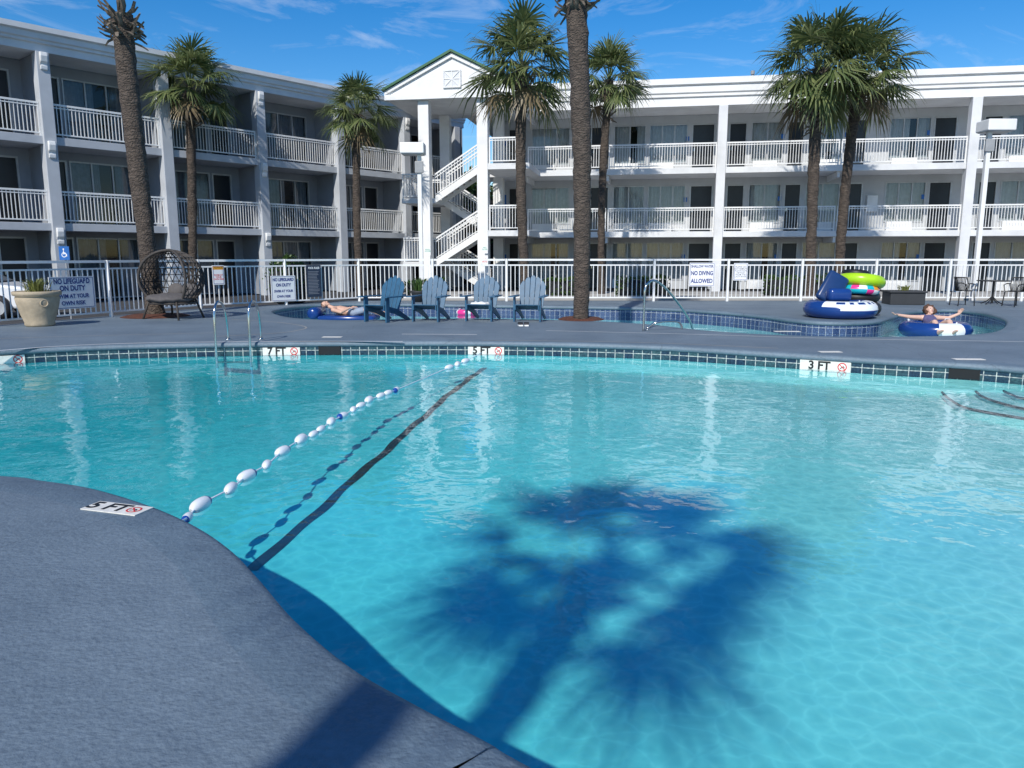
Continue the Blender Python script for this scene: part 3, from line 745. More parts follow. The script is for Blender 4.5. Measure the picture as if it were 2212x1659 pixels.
def fence_at(px):
    r=ray(px,600)
    for i in range(len(FP)-1):
        a,b=FP[i],FP[i+1]; u=b-a
        den=u.x*r.y-u.y*r.x
        s=-(a.x*r.y-a.y*r.x)/den
        if 0<=s<=1:
            p=a+u*s; return p,math.atan2(u.y,u.x)
    return FP[-1],0
def sign(px,py,w,h,label,lines,board='signwhite',dy=.06):
    p,an=fence_at(px); z=atY(px,py,p.y).z
    n=V((math.sin(an),-math.cos(an)))
    o=thing('sign',label,'sign',(p.x+n.x*dy,p.y+n.y*dy,z),an)
    b=MB(); b.box(-w/2,w/2,-.008,.008,-h/2,h/2); b.build('board',M[board],o)
    bo=MB()
    for a1,b1,c1,d1 in ((-w/2+.02,w/2-.02,-h/2+.02,-h/2+.032),(-w/2+.02,w/2-.02,h/2-.032,h/2-.02),(-w/2+.02,-w/2+.032,-h/2+.032,h/2-.032),(w/2-.032,w/2-.02,-h/2+.032,h/2-.032)): bo.box(a1,b1,-.0095,-.0082,c1,d1)
    if board=='signwhite': bo.build('border',M['textblue'],o)
    for s,zz,size,mt,bd,sx in lines: text(s,size,M[mt],o,upM(0,-.0095,zz),bold=bd,sx=sx)
    return o
LG=[('NO LIFEGUARD',.26,.165,'textblue',.006,.78),('ON DUTY',.1,.165,'textblue',.006,.85),('SWIM AT YOUR',-.08,.13,'textblue',.004,.88),('OWN RISK',-.24,.13,'textblue',.004,.95)]
sign(150,632,1.12,.74,'blue on white NO LIFEGUARD ON DUTY sign behind the beige planter',LG)
sign(609,623,.80,.76,'blue on white NO LIFEGUARD ON DUTY sign right of the wicker chair',[(a,b,c*.76,d,e_,f) for a,b,c,d,e_,f in LG])
pr=sign(676,607,.5,.98,'dark POOL RULES sign beside the second lifeguard sign',[('POOL RULES',.4,.085,'signwhite',.003,.8)],'navy')
b=MB()
for i in range(16):
    w_=random.uniform(.3,.42); b.box(-.21,-.21+w_,-.0095,-.0082,.28-i*.045,.295-i*.045)
b.build('small_print',M['textgrey'],pr)
ws=sign(470,594,.34,.54,'small white warning sign with yellow top band on the left fence',[('NOTICE',.2,.062,'textblack',.001,1),('SWIM AT\nYOUR\nOWN RISK',-.06,.064,'textred',.001,1)])
b=MB(); b.box(-.16,.16,-.0092,-.0084,.15,.25); b.build('yellow_band',M['yellow'],ws)
sign(1515,593,.82,.76,'SHALLOW WATER NO DIVING ALLOWED sign on the back fence',[('SHALLOW WATER',.26,.115,'textblue',.003,.74),('NO DIVING',.04,.185,'textblue',.006,.74),('ALLOWED',-.21,.185,'textblue',.006,.8)])
sign(1598,587,.45,.56,'small white flotation device notice right of the shallow water sign',[('PLEASE DO\nNOT REMOVE\nFLOTATION\nDEVICES\nFROM THE\nLAZY RIVER',0,.07,'textgrey',.001,1)])
def postsign(px,py,Y,w,h,label,bg,txt=None,tc='signwhite',ts=.1,pole=False):
    p=atY(px,py,Y); o=thing('sign',label,'sign',p,0)
    b=MB(); b.box(-w/2,w/2,-.01,.01,-h/2,h/2); b.build('board',M[bg],o)
    if txt: text(txt,ts,M[tc],o,upM(0,-.0115,0),bold=.001)
    if pole:
        b=MB(); b.tube([(0,.04,-p.z-.14),(0,.04,h/2)],.025,8); b.build('pole',M['lampgrey'],o)
    return o
hs=postsign(139,547,19.6,.26,.34,'blue wheelchair parking sign on a post behind the left fence','blueplate',None,pole=True)
w=MB(); w.torus(.055,.009,20,6,M=upM(-.005,-.0115,-.04),sz=.1); w.box(-.02,.0,-.0125,-.0112,-.03,.075); w.box(0,.05,-.0125,-.0112,-.02,.0); w.ball((-.01,-.0115,.1),.02,.002,.02); w.box(.05,.07,-.0125,-.0112,-.08,-.02); w.build('wheelchair_symbol',M['signwhite'],hs)
postsign(924,541,32.9,.24,.42,'small green and white sign on the left tower column','signwhite','POOL\nHOURS','signgreen',.075)
postsign(1047,537,32.6,.26,.40,'small green and white sign high on the right tower column','signwhite','NO\nGLASS','signgreen',.08)
postsign(1047,563,32.6,.28,.44,'small white sign with red letters below the green sign on the right tower column','signwhite','NO\nPETS','textred',.1)
# ================================================================= LAMP POSTS
def lamp(px,ytop,Y,label,x0,x1):
    p=atY(px,ytop,Y); o=thing('lamp_post',label,'lamp post',(p.x,Y,-.14))
    b=MB(); b.box(-.07,.07,-.07,.07,.02,p.z-.3+.14); b.build('pole',M['white'],o,bevel=.01)
    b=MB(); b.box(-.2,.2,-.2,.2,0,.03); b.build('base_plate',M['lampgrey'],o)
    b=MB(); z=p.z+.14; b.box(x0,x1,-.36,.36,z-.36,z); b.build('lamp_head',M['white'],o,bevel=.03)
    b=MB(); b.box(x0+.05,x1-.05,-.31,.31,z-.38,z-.363); b.build('lens',M['frame'],o)
    b=MB(); b.box(-.15,.15,-.13,-.072,z-1.0,z-.6); b.build('control_box',M['lampgrey'],o,bevel=.02)
lamp(2140,260,26.2,'tall white lamp post with square head by the right end of the fence',-.26,.66)
lamp(905,310,27.4,'white lamp post with square head in front of the stair tower',-.62,.2)
# ================================================================= PALMS
def crown_mesh(seed,nf,rad,lowest):
    rnd=random.Random(seed); mb=MB()
    for i in range(nf):
        u=(i+.5)/nf; e=R(lowest+(84-lowest)*u**.9+rnd.uniform(-9,9)); a=i*2.39996+rnd.uniform(-.35,.35)
        dead= 1 if (e<R(-34) and rnd.random()<.4) else 0
        p=V((math.cos(e)*math.cos(a),math.cos(e)*math.sin(a),math.sin(e)))
        Lp=rad*rnd.uniform(.40,.68)
        mid=p*Lp*.55+V((0,0,.02)); hub=p*Lp+V((0,0,-.05*rad*math.cos(e)*math.cos(e)))
        q=V((-math.sin(a),math.cos(a),0))
        w=.014*rad
        mb.add([q*w,q*-w,mid-q*w*.7,mid+q*w*.7,hub-q*w*.5,hub+q*w*.5],[(0,1,2,3),(3,2,4,5)],dead)
        e2=e-R(rnd.uniform(6,26)); f=V((math.cos(e2)*math.cos(a),math.cos(e2)*math.sin(a),math.sin(e2)))
        q=(q+V((0,0,1))*rnd.uniform(-.45,.45)).normalized(); q=(q-f*q.dot(f)).normalized()
        nrm_=q.cross(f)
        if nrm_.z<0 and abs(nrm_.z)>.1: nrm_=-nrm_
        nl=28; Ll=rad*rnd.uniform(.46,.62)
        for k in range(nl):
            th=R(-116+232*(k+.5)/nl)+rnd.uniform(-.05,.05)
            d=(f*math.cos(th)+q*math.sin(th)-nrm_*abs(math.sin(th))*.25+nrm_*rnd.uniform(-.14,.14)).normalized()
            l=Ll*(.70+.30*math.cos(th))*rnd.uniform(.80,1.14)
            sd=d.cross(nrm_).normalized(); wm=.0168*rad
            m1=hub+d*l*.36; tip0=hub+d*l*.74+V((0,0,-.06*l)); tip=hub+d*l*1.0+V((0,0,-l*rnd.uniform(.10,.40)))
            mb.add([hub,m1+sd*wm,m1-sd*wm,tip0+sd*wm*.6,tip0-sd*wm*.6,tip],[(0,2,1),(1,2,4,3),(3,4,5)],dead)
    return mb
def palm(label,base,top,r0,r1,rad,seed,nf=36,lowest=-40,boots=40,bootlen=1.1,crown_up=0.,flare=.25):
    rnd=random.Random(seed); base=V(base); top=V(top); d=top-base
    o=thing('palm_tree',label,'palm tree',base)
    mb=MB(); n=int(d.z/.09); P=[];rr=[]
    side=V((rnd.uniform(-1,1),rnd.uniform(-1,1),0)).normalized()*.09*d.z/6
    for i in range(n+1):
        t=i/n; p=d*t+side*math.sin(t*math.pi)
        r=r0+(r1-r0)*t
        r*=1+flare*max(0,1-t*d.z/.5)
        r*=1+.014*(1 if i%2 else -1)+rnd.uniform(-.025,.025)
        P.append(p); rr.append(r)
    mb.tube(P,rr,14)
    mb.v=[tuple(V(v)+V((noise.noise(V(v)*5+V((seed,0,0))),noise.noise(V(v)*5+V((0,seed,0))),0))*.03) for v in mb.v]
    mb.build('trunk',M['bark'],o,smooth=True)
    bt=MB()
    for i in range(boots):
        a=i*2.39996+rnd.uniform(-.3,.3); z=-bootlen*(1-i/boots)+.05; c=d+V((0,0,z)); out=V((math.cos(a),math.sin(a),0)); q=V((-out.y,out.x,0))
        l=rnd.uniform(.2,.38)*(r1/.15)**.5; w=rnd.uniform(.03,.05); rs=r1*.9
        up=rnd.uniform(.2,.95) if rnd.random()<.75 else -.45
        p0=c+out*rs*.7; p1=c+out*(rs+l*.45)+V((0,0,l*up*.5)); p2=c+out*(rs+l*.75)+V((0,0,l*up))+q*rnd.uniform(-.06,.06)
        bt.add([p0+q*w*1.3,p0-q*w*1.3,p1+q*w,p1-q*w,p2+q*w*.8,p2-q*w*.8,p0-V((0,0,.05)),p1-V((0,0,.045)),p2-V((0,0,.03))],
               [(0,1,3,2),(2,3,5,4),(0,2,7,6),(1,6,7,3),(2,4,8,7),(3,7,8,5),(4,5,8)])
    if boots: bt.build('leaf_bases',M['boot'],o)
    cm=crown_mesh(seed,nf,rad,lowest).build('crown',[M['palmleaf'],M['deadleaf']],o); cm.location=d+V((0,0,crown_up))
    return o
gz=-.14
def tbase(px,Y,py=600):
    p=atY(px,py,Y); return V((p.x,Y,gz))
palm('tall palm behind the wicker egg chair, its crown above the photo',(atY(333,640,18.9).x,18.9,0),tuple(atY(262,30,18.9)),.20,.23,1.75,11,30,8,60,.62,1.5)
palm('leftmost short palm with a full round crown, in front of the shaded wing',tbase(413,29),atY(410,190,29),.15,.17,1.85,12,44,-42,50,1.4)
palm('smallest palm between the shaded wing and the stair tower',tbase(776,31),atY(771,248,31),.14,.16,1.7,13,42,-42,40,1.2)
palm('palm with a wide crown in front of the right tower column',tbase(1137,27.5),atY(1127,148,27.5),.16,.19,2.15,14,50,-46,60,1.3)
palm('tallest palm in the middle standing on the deck, crown above the photo',(at(1255,692).x,at(1255,692).y,0),tuple(atY(1243,-22,at(1255,692).y)),.175,.235,1.8,15,30,8,50,.55,1.6,.0)
palm('slim palm just right of the tallest trunk',tbase(1300,31),atY(1316,174,31),.13,.16,1.8,16,44,-42,50,1.5)
palm('palm with a shaggy crown, left one of the right-hand pair',tbase(1753,27.5),atY(1768,148,27.5),.17,.2,2.25,17,54,-50,90,2.1)
palm('palm leaning right, right one of the right-hand pair',tbase(1813,28.5),atY(1858,163,28.5),.16,.18,2.15,18,48,-44,50,1.2)
AZ=R(20.5); EL=R(39); sd=V((math.sin(AZ)*math.cos(EL),math.cos(AZ)*math.cos(EL),-math.sin(EL)))
# palm behind the photographer that throws the shadow on the water
cz=6.4; tgt=V(at_floor(1300,1225)); kk=(cz-tgt.z)/math.tan(EL); pb=V((tgt.x-math.sin(AZ)*kk,tgt.y-math.cos(AZ)*kk,0))
palm('palm behind the viewer whose crown shadow lies on the pool floor',pb,(pb.x,pb.y,cz),.15,.15,1.55,21,24,-24,24,.6)
mb=MB(); bp_=at(1255,690); mb.lathe([(.55,.003),(.42,.05),(.0,.09)],20,M=Matrix.Translation((bp_.x,bp_.y,0))); struct(mb.build('mulch_bed',M['mulch'],smooth=True))
mb=MB(); bp_=V((atY(333,640,18.9).x,18.9,0)); mb.lathe([(.8,.003),(.6,.05),(.0,.09)],20,M=Matrix.Translation(bp_)); struct(mb.build('mulch_bed',M['mulch'],smooth=True))
# ================================================================= HEDGES, SHRUBS
def bush(label,c,rx,ry,rz,n,seed,boxy=True,size=.09,name='hedge',cat='hedge'):
    rnd=random.Random(seed); o=thing(name,label,cat,c); mb=MB()
    for i in range(n):
        if boxy:
            p=V((rnd.uniform(-1,1),rnd.uniform(-1,1),rnd.uniform(0,1)))
            f=rnd.choice((0,1,2,2))
            if f==0: p.x=rnd.choice((-1,1))
            elif f==1: p.y=-1
            else: p.z=1
            p=V((p.x*rx,p.y*ry,p.z*rz)); p+=V((noise.noise(p*2.2),noise.noise(p*2.2+V((5,0,0))),noise.noise(p*2.2+V((0,5,0)))))*.22*min(1,rz)
        else:
            a=rnd.uniform(0,6.283); b_=rnd.uniform(-.3,1.57); rr_=rnd.uniform(.75,1.05)+.15*noise.noise(V((a*2,b_*2,seed)))
            p=V((rx*rr_*math.cos(a)*math.cos(b_),ry*rr_*math.sin(a)*math.cos(b_),rz*(.5+.5*rr_*math.sin(b_))))
        d=V((rnd.uniform(-1,1),rnd.uniform(-1,1),rnd.uniform(-.3,1))).normalized(); s=d.cross(V((rnd.uniform(-1,1),rnd.uniform(-1,1),rnd.uniform(-1,1)))).normalized()
        L_=size*rnd.uniform(.7,1.4)
        mb.add([p,p+d*L_*.5+s*L_*.3,p+d*L_,p+d*L_*.5-s*L_*.3],[(0,1,2,3)])
    mb.build('foliage',M['leaf'],o)
    cb=MB(); cb.ball((0,0,rz*.42),rx*.93,ry*.9,rz*.48) if not boxy else cb.box(-rx*.95,rx*.95,-ry*.9,ry*.9,0,rz*.9); cb.build('shade_core',M['innershade'],o)  # dark core, shade between the leaves put into its colour
for px0,px1,yt,Y,l in ((1180,1240,603,28.2,'low clipped hedge left of the tallest palm trunk'),(1336,1442,600,28.2,'low clipped hedge below the steel handrail'),(1655,1792,600,28,'low clipped hedge behind the tube stack'),(880,960,607,28.4,'low clipped hedge behind the blue chairs')):
    a=atY(px0,yt,Y); b=atY(px1,yt,Y); bush(l,((a.x+b.x)/2,Y,gz),(b.x-a.x)/2,.4,a.z-gz,900,px0)
p=atY(612,556,24); bush('rounded green shrub behind the second lifeguard sign',(p.x-.2,25.2,gz),.75,.6,p.z+.14,900,5,False,.1,'shrub','shrub')
p=atY(1010,600,45); bush('green tree seen through the open stairs',(p.x,46,gz),3.2,2.4,6.,1800,9,False,.35,'tree','tree')
# ================================================================= ADIRONDACK CHAIRS
def chair_proto():
    o=thing('adirondack_chair','','chair')
    m=M['chairblue']
    s=MB(); y0,z0,y1,z1=-.36,.40,.20,.27
    for i in range(6):
        t0=i/6+.012; t1=(i+1)/6-.012
        ya,za=y0+(y1-y0)*t0,z0+(z1-z0)*t0; yb,zb=y0+(y1-y0)*t1,z0+(z1-z0)*t1
        s.extr([(ya,za-.025),(yb,zb-.025),(yb,zb),(ya,za)],-.27,.27)
    s.build('seat',m,o,bevel=.005)
    b=MB(); bot=V((0,.20,.25)); up=V((0,.33,.94)).normalized()
    Mx=Matrix.Translation(bot)@Matrix(((1,0,0,0),(0,up.y,up.z,0),(0,up.z,-up.y,0),(0,0,0,1)))
    tops=[.66,.77,.82,.77,.66]
    for i in range(5):
        xb0=-.27+i*.108+.004; xb1=xb0+.100; f=1.18
        xt0,xt1=xb0*f,xb1*f; h=tops[i]; xm=(xt0+xt1)/2
        dl=[-.09,-.03,0,.03,.09][i]
        poly=[(xb0,0),(xb1,0),(xt1,h-.05-dl*.6),(xt1-.025,h-.01-dl*.5),(xm,h+.006),(xt0+.025,h-.01+dl*.5),(xt0,h-.05+dl*.6)]
        b.prism(poly,-.012,.012,M=Mx)
    b.build('backrest',m,o,bevel=.004)
    c=MB(); c.prism([(-.30,.30),(.30,.30),(.30,.38),(-.30,.38)],.014,.05,M=Mx); c.build('back_brace',m,o)
    for sx in (-1,1):
        l=MB(); l.box(sx*.30-.018,sx*.30+.018,-.33,-.20,0,.555); l.build('front_leg',m,o,bevel=.005)
        l=MB(); l.prism([(-.36,.27),(-.36,.385),(.15,.28),(.62,.04),(.62,0),(.50,0),(.05,.17)],-.013,.013,M=Matrix.Translation((sx*.268,0,0))@Matrix(((0,0,1,0),(1,0,0,0),(0,1,0,0),(0,0,0,1)))); l.build('rear_leg',m,o,bevel=.004)
        a=MB(); x=sx*.345; a.prism([(x-.07,-.42),(x+.07,-.42),(x+.075,-.3),(x+.06,.1),(x+.035,.40),(x-.035,.40),(x-.06,.1),(x-.075,-.3)],.555,.58); a.build('armrest',m,o,bevel=.006)
    return o
def dup(root,loc,rotz,label=None,group=None):
    r=root.copy(); C.objects.link(r); r.location=loc; r.rotation_euler=(0,0,rotz)
    if label: r['label']=label
    if group: r['group']=group
    for ch in list(root.children):
        c=ch.copy(); C.objects.link(c); c.parent=r
        for g in ch.children:
            d=g.copy(); C.objects.link(d); d.parent=c
    return r
ch0=chair_proto(); GR='blue slatted chairs in a row on the deck'
spec=[(830,694,-28,'blue slatted lounge chair leftmost in the row, beside the floating person'),(929,693,-14,'blue slatted lounge chair, second from the left, empty'),(1042,692,-14,'blue slatted lounge chair with a white towel on its seat'),(1144,693,-12,'blue slatted lounge chair with sandals in front, rightmost in the row')]
for i,(px,py,rz,l) in enumerate(spec):
    p=at(px,py)
    if i==0: ch0.location=p; ch0.rotation_euler=(0,0,R(rz)); ch0['label']=l; ch0['group']=GR
    else: dup(ch0,p,R(rz),l,GR)
p=at(1042,692); mb=MB(); nx=12
vs=[]
for i in range(nx+1):
    for j in range(nx+1):
        x=-.2+.4*i/nx; y=-.14+.28*j/nx; vs.append((x,y,.07+.035*noise.noise(V((x*9,y*9,3)))-(.06 if i in (0,nx) or j in (0,nx) else 0)))
fs=[(i*(nx+1)+j,(i+1)*(nx+1)+j,(i+1)*(nx+1)+j+1,i*(nx+1)+j+1) for i in range(nx) for j in range(nx)]
mb.add(vs,fs); tag(mb.build('towel',M['towel'],smooth=True,loc=(p.x-.05,p.y-.05,.35),rotz=R(-20)),'crumpled white towel on the seat of the third blue chair','towel')
for i,(dx,l) in enumerate(((0,'left sandal of the black and white pair by the rightmost blue chair'),(.13,'right sandal of the black and white pair by the rightmost blue chair'))):
    p=at(1124,704); o=thing('sandal',l,'sandal',(p.x+dx,p.y,0),R(8-6*i),'pair of sandals')
    b=MB(); b.prism([(-.045,-.13),(.045,-.13),(.05,.05),(.035,.13),(-.035,.13),(-.05,.05)],0,.03); b.build('sole',M['towel'],o,bevel=.008)
    b=MB(); b.extr([(-.09,.032),(-.06,.075),(.0,.085),(.05,.06),(.06,.034)],-.052,.052); b.build('strap',M['rubberblack'],o,bevel=.006)
# ================================================================= EGG CHAIR
p=at(376,688); eg=thing('egg_chair','big round grey brown wicker egg chair with taupe cushions beside the planter','chair',p,R(-22))
def egg(az,el,k=1.):
    return V((.82*k*math.cos(el)*math.sin(az),.62*k*math.cos(el)*math.cos(az),.95+.66*k*math.sin(el)))
sh=MB(); na,ne=20,11; idx={}
for j in range(ne+1):
    for i in range(na+1):
        az=R(-118+236*i/na); el=R(-62+150*j/ne); ofs=(118/na if j%2 else 0)
        pnt=egg(az+R(ofs if i<na else 0),el); idx[(i,j)]=len(sh.v); sh.v.append(tuple(pnt))
for j in range(ne):
    for i in range(na):
        a,b,c,d=idx[(i,j)],idx[(i+1,j)],idx[(i+1,j+1)],idx[(i,j+1)]
        if j%2: sh.f+=[(a,b,c),(a,c,d)]
        else: sh.f+=[(a,b,d),(b,c,d)]
sh.m=[0]*len(sh.f); so=sh.build('woven_shell',M['wicker'],eg); wf=so.modifiers.new('wire','WIREFRAME'); wf.thickness=.036; wf.use_even_offset=False
rim=[egg(R(a),R(e_)) for a,e_ in [(-118,-62+150*j/14) for j in range(15)]+[(118,88-150*j/14) for j in range(15)]]
t=MB(); t.tube(rim,.032,8,closed=True); t.build('rim',M['wicker'],eg,smooth=True)
c=MB(); c.ball((0,-.06,.48),.60,.50,.12,24,12)
c.v=[(x,y,z+.025*math.sin(x*14)*math.sin(y*14)) for x,y,z in c.v]; c.build('seat_cushion',M['cushion'],eg,smooth=True)
for sx in (-.22,.22):
    c=MB(); c.ball((0,0,0),.24,.10,.17,16,10,M=Matrix.Translation((sx,.34,.66))@Matrix.Rotation(R(-16),4,'X')); c.build('back_cushion',M['cushion'],eg,smooth=True)
for x,y in ((-.55,-.40),(.55,-.40),(-.5,.44),(.5,.44)):
    t=MB(); t.tube([(x*.75,y*.75,.46),(x,y,0)],.024,8); t.build('leg',M['wicker'],eg,smooth=True)
t=MB(); t.tube([(.56*math.cos(R(a)),.44*math.sin(R(a)),.38) for a in range(0,360,15)],.03,8,closed=True); t.build('seat_ring',M['wicker'],eg,smooth=True)
# ================================================================= PLANTERS
p=at(87,704); pl=thing('planter','large beige urn planter with grassy plant at the far left','planter',p)
mb=MB(); mb.lathe([(.001,0),(.26,0),(.29,.04),(.28,.08),(.34,.25),(.40,.48),(.42,.6),(.40,.64),(.455,.66),(.465,.73),(.44,.745),(.39,.73),(.36,.66),(.001,.65)],36); mb.build('pot',M['terracotta'],pl,smooth=True)
mb=MB(); mb.torus(.07,.015,16,6,M=Matrix.Translation((.30,-.27,.5))@Matrix.Rotation(R(90),4,'X')@Matrix.Rotation(R(45),4,'Y')); mb.build('ring_ornament',M['terracotta'],pl,smooth=True)
def blades(n,seed,h,spread):
    rnd=random.Random(seed); mb=MB()
    for i in range(n):
        a=rnd.uniform(0,6.283); r0=rnd.uniform(0,.2); d=V((math.cos(a),math.sin(a),0)); l=h*rnd.uniform(.6,1.1); k_=rnd.uniform(.2,1)*spread
        p0=d*r0; p1=p0+d*k_*l*.4+V((0,0,l*.7)); p2=p0+d*k_*l+V((0,0,l*.85)); q=V((-d.y,d.x,0))*.012
        mb.add([p0+q,p0-q,p1-q,p1+q,p2],[(0,1,2,3),(3,2,4)])
    return mb
b=blades(130,3,.42,.9).build('grass_blades',M['grassleaf'],pl); b.location=(0,0,.64)
p=at(906,652); pl=thing('planter','dark pot with leafy plant behind the second blue chair by the fence','planter',p)
mb=MB(); mb.lathe([(.001,0),(.2,0),(.27,.3),(.3,.34),(.27,.36),(.001,.34)],24); mb.build('pot',M['greenfab'],pl,smooth=True)
b=blades(90,4,.5,.8).build('plant_leaves',M['leaf'],pl); b.location=(0,0,.33)
p=at(1950,657); pl=thing('planter','low dark square planter box right of the tube stack','planter',p,R(-8))
mb=MB(); mb.box(-.5,.5,-.4,.4,0,.36); mb.box(-.54,.54,-.44,.44,.36,.42); mb.build('box',M['greenfab'],pl,bevel=.02)
b=blades(40,8,.2,1.2).build('plant_leaves',M['grassleaf'],pl); b.location=(0,0,.42)
# ================================================================= TUBE STACK
tb=at(1832,688); X0,Y0=tb.x,tb.y+.35
def ring(label,x,y,z,R0,r,mats,mif=None,rot=None,sz=1.,grp='inflatables stacked by the river'):
    o=thing('swim_ring',label,'swim ring',(x,y,z),0,grp)
    if rot: o.rotation_euler=rot
    mb=MB(); mb.torus(R0,r,48,16,mif=mif,sz=sz); mb.build('tube',mats,o,smooth=True)
    vb=MB(); vb.tube([(R0*.3,-R0*.95-r*.05,r*sz*.98),(R0*.3,-R0*.95-r*.05,r*sz*.98+.03)],.015,8); vb.build('valve',M['tubewhite'],o)
    for a in (35,145):
        q=V((math.cos(R(a)),math.sin(R(a)),0)); h=MB(); h.tube([q*(R0-.02)+V((-.06*q.y,.06*q.x,r*sz*.95)),q*R0+V((-.05*q.y,.05*q.x,r*sz*1.15)),q*R0+V((.05*q.y,-.05*q.x,r*sz*1.15)),q*(R0-.02)+V((.06*q.y,-.06*q.x,r*sz*.95))],.012,6); h.build('handle',M['tubewhite'],o)
    return o
def spots(i,j):
    # navy underside, white upper half on the front and right with dark lettering-like flecks
    if j in (1,2,3,4,5,6) and 29<=i<=47: return 0 if (j==2 and i in (32,33,35,37,38,40,42)) else 1
    if j==0 and 33<=i<=47: return 1
    return 0
ring('large blue and white river tube at the bottom of the stack',X0-.06,Y0,.21,.62,.225,[M['tubeblue'],M['tubewhite']],spots,sz=.92)
ring('black inner tube lying at the foot of the stack on the right',X0+.62,Y0+.85,.17,.50,.17,M['rubberblack'])
ring('second black inner tube right of the blue river tube',X0+.66,Y0+.80,.46,.44,.13,M['rubberblack'])
ring('swim ring with pink, cyan and white patches in the stack',X0+.62,Y0+.6,.62,.38,.11,[M['tubecyan'],M['tubepink'],M['tubewhite'],M['tubeorange']],lambda i,j:(0,0,1,2,0,3,1,0)[(i//3+(j//4)*2)%8],rot=(R(-6),R(4),0))
ring('lime green swim ring near the top of the stack',X0+.70,Y0+.7,.84,.44,.145,M['tubegreen'],rot=(R(-8),R(7),0))
ring('small black tube on top of the lime green ring',X0+.68,Y0+.95,1.02,.25,.09,M['rubberblack'],rot=(R(-6),R(6),0))
lo_=thing('pool_lounger_float','dark blue inflatable lounger leaning upright on the river tube','pool float',(X0-.36,Y0+.22,.36),R(0),'inflatables stacked by the river')
mb=MB(); MM=Matrix.Rotation(R(-20),4,'X')@Matrix.Rotation(R(32),4,'Y')
mb.box(-.27,.27,-.09,.09,0,.82,M=MM); mb.build('back_panel',M['tubenavy'],lo_,bevel=.08,seg=4,smooth=True)
mb=MB(); mb.box(-.02,.54,-.34,-.02,.02,.34); mb.build('pillow',M['tubeblue'],lo_,bevel=.1,seg=4,smooth=True)
p=atY(1006,655,23.2); ring('pink swim ring drifting in the river behind the third blue chair',p.x,23.4,RWL+.06,.22,.085,[M['tubepink'],M['tubewhite']],lambda i,j:1 if (i//4)%3==0 else 0,grp='swim rings on the river')
# ================================================================= BISTRO SET
def bistro_chair(label,p,rz):
    o=thing('bistro_chair',label,'chair',p,R(rz),'black bistro chairs by the fence'); m=M['black']
    s=MB(); s.prism([(.22*math.cos(R(a))*1.05,.22*math.sin(R(a))) for a in range(0,360,20)],.43,.46); s.build('seat',m,o,bevel=.008)
    for x,y in ((-.2,-.2),(.2,-.2),(-.2,.22),(.2,.22)):
        l=MB(); l.tube([(x*1.15,y*1.15,0),(x,y,.43)],.016,8); l.build('leg',m,o)
    b=MB(); arc=[V((.29*math.cos(R(a)),.26*math.sin(R(a)),.66 if (a<20 or a>160) else .84)) for a in range(-20,201,10)]
    b.tube(arc,.016,8)
    for a in range(10,180,8):
        zt=.66 if (a<20 or a>160) else .84
        b.tube([(.29*math.cos(R(a)),.26*math.sin(R(a)),zt),(.21*math.cos(R(a)),.21*math.sin(R(a)),.45)],.011,6)
    b.build('backrest',m,o,smooth=True)
    for sx in (-1,1):
        a=MB(); a.tube([(sx*.275,-.1,.66),(sx*.26,-.2,.62),(sx*.2,-.21,.44)],.015,8); a.build('armrest',m,o)
bistro_chair('black metal bistro chair left of the round table',at(2078,660),90)
bistro_chair('black metal bistro chair cut by the right edge of the photo',at(2192,662),-80)
p=at(2142,657); o=thing('bistro_table','round black bistro table between the two black chairs','table',p)
mb=MB(); mb.lathe([(.001,.70),(.46,.70),(.47,.715),(.46,.73),(.001,.73)],32); mb.build('tabletop',M['black'],o)
mb=MB(); mb.tube([(0,0,.03),(0,0,.7)],.035,10); mb.build('pedestal',M['black'],o)
for a in (30,120,210,300):
    mb=MB(); c,s=math.cos(R(a)),math.sin(R(a)); mb.tube([(0,0,.25),(.14*c,.14*s,.1),(.33*c,.33*s,.01)],.016,8); mb.build('foot',M['black'],o)
# ================================================================= CAR
ca=thing('parked_car','white parked car behind the fence at the left edge','car',(-14.55,20.0,-.14),R(12))
mb=MB(); prof=[(-2.2,.28),(2.15,.28),(2.25,.5),(2.2,.72),(1.9,.84),(1.0,.95),(-1.6,.98),(-2.2,.92),(-2.28,.6)]
mb.prism([(x,z) for x,z in prof],-.86,.86,M=Matrix.Rotation(R(90),4,'X')); mb.build('body',M['carwhite'],ca,bevel=.06)
def cab(x0,x1,x2,x3,z0,z1,w0,w1,name,mat,parent=ca):
    b=MB(); vs=[(x0,-w0,z0),(x3,-w0,z0),(x3,w0,z0),(x0,w0,z0),(x1,-w1,z1),(x2,-w1,z1),(x2,w1,z1),(x1,w1,z1)]
    b.add(vs,[(0,3,2,1),(4,5,6,7),(0,1,5,4),(1,2,6,5),(2,3,7,6),(3,0,4,7)]); return b.build(name,mat,parent,bevel=.03)
cab(-1.9,-1.25,.35,1.2,.95,1.40,.78,.60,'windows',M['glassdark']); cab(-1.35,-1.2,.3,.45,1.385,1.46,.64,.56,'roof',M['carwhite'])
for x,y in ((-1.35,-.86),(1.35,-.86),(-1.35,.86),(1.35,.86)):
    Mx=Matrix.Translation((x,y,.32))@Matrix.Rotation(R(90),4,'X')
    w=MB(); w.lathe([(.2,-.1),(.3,-.1),(.32,-.06),(.32,.06),(.3,.1),(.2,.1)],28,M=Mx); wo=w.build('wheel',M['rubberblack'],ca,smooth=True)
    w=MB(); w.lathe([(.001,.07),(.19,.08),(.2,.1),(.2,-.1),(.001,-.07)],20,M=Mx); w.build('rim',M['frame'],wo)
for y in (-.62,.62):
    w=MB(); w.ball((2.17,y,.68),.08,.2,.08); w.build('headlight',M['headlamp'],ca,smooth=True)
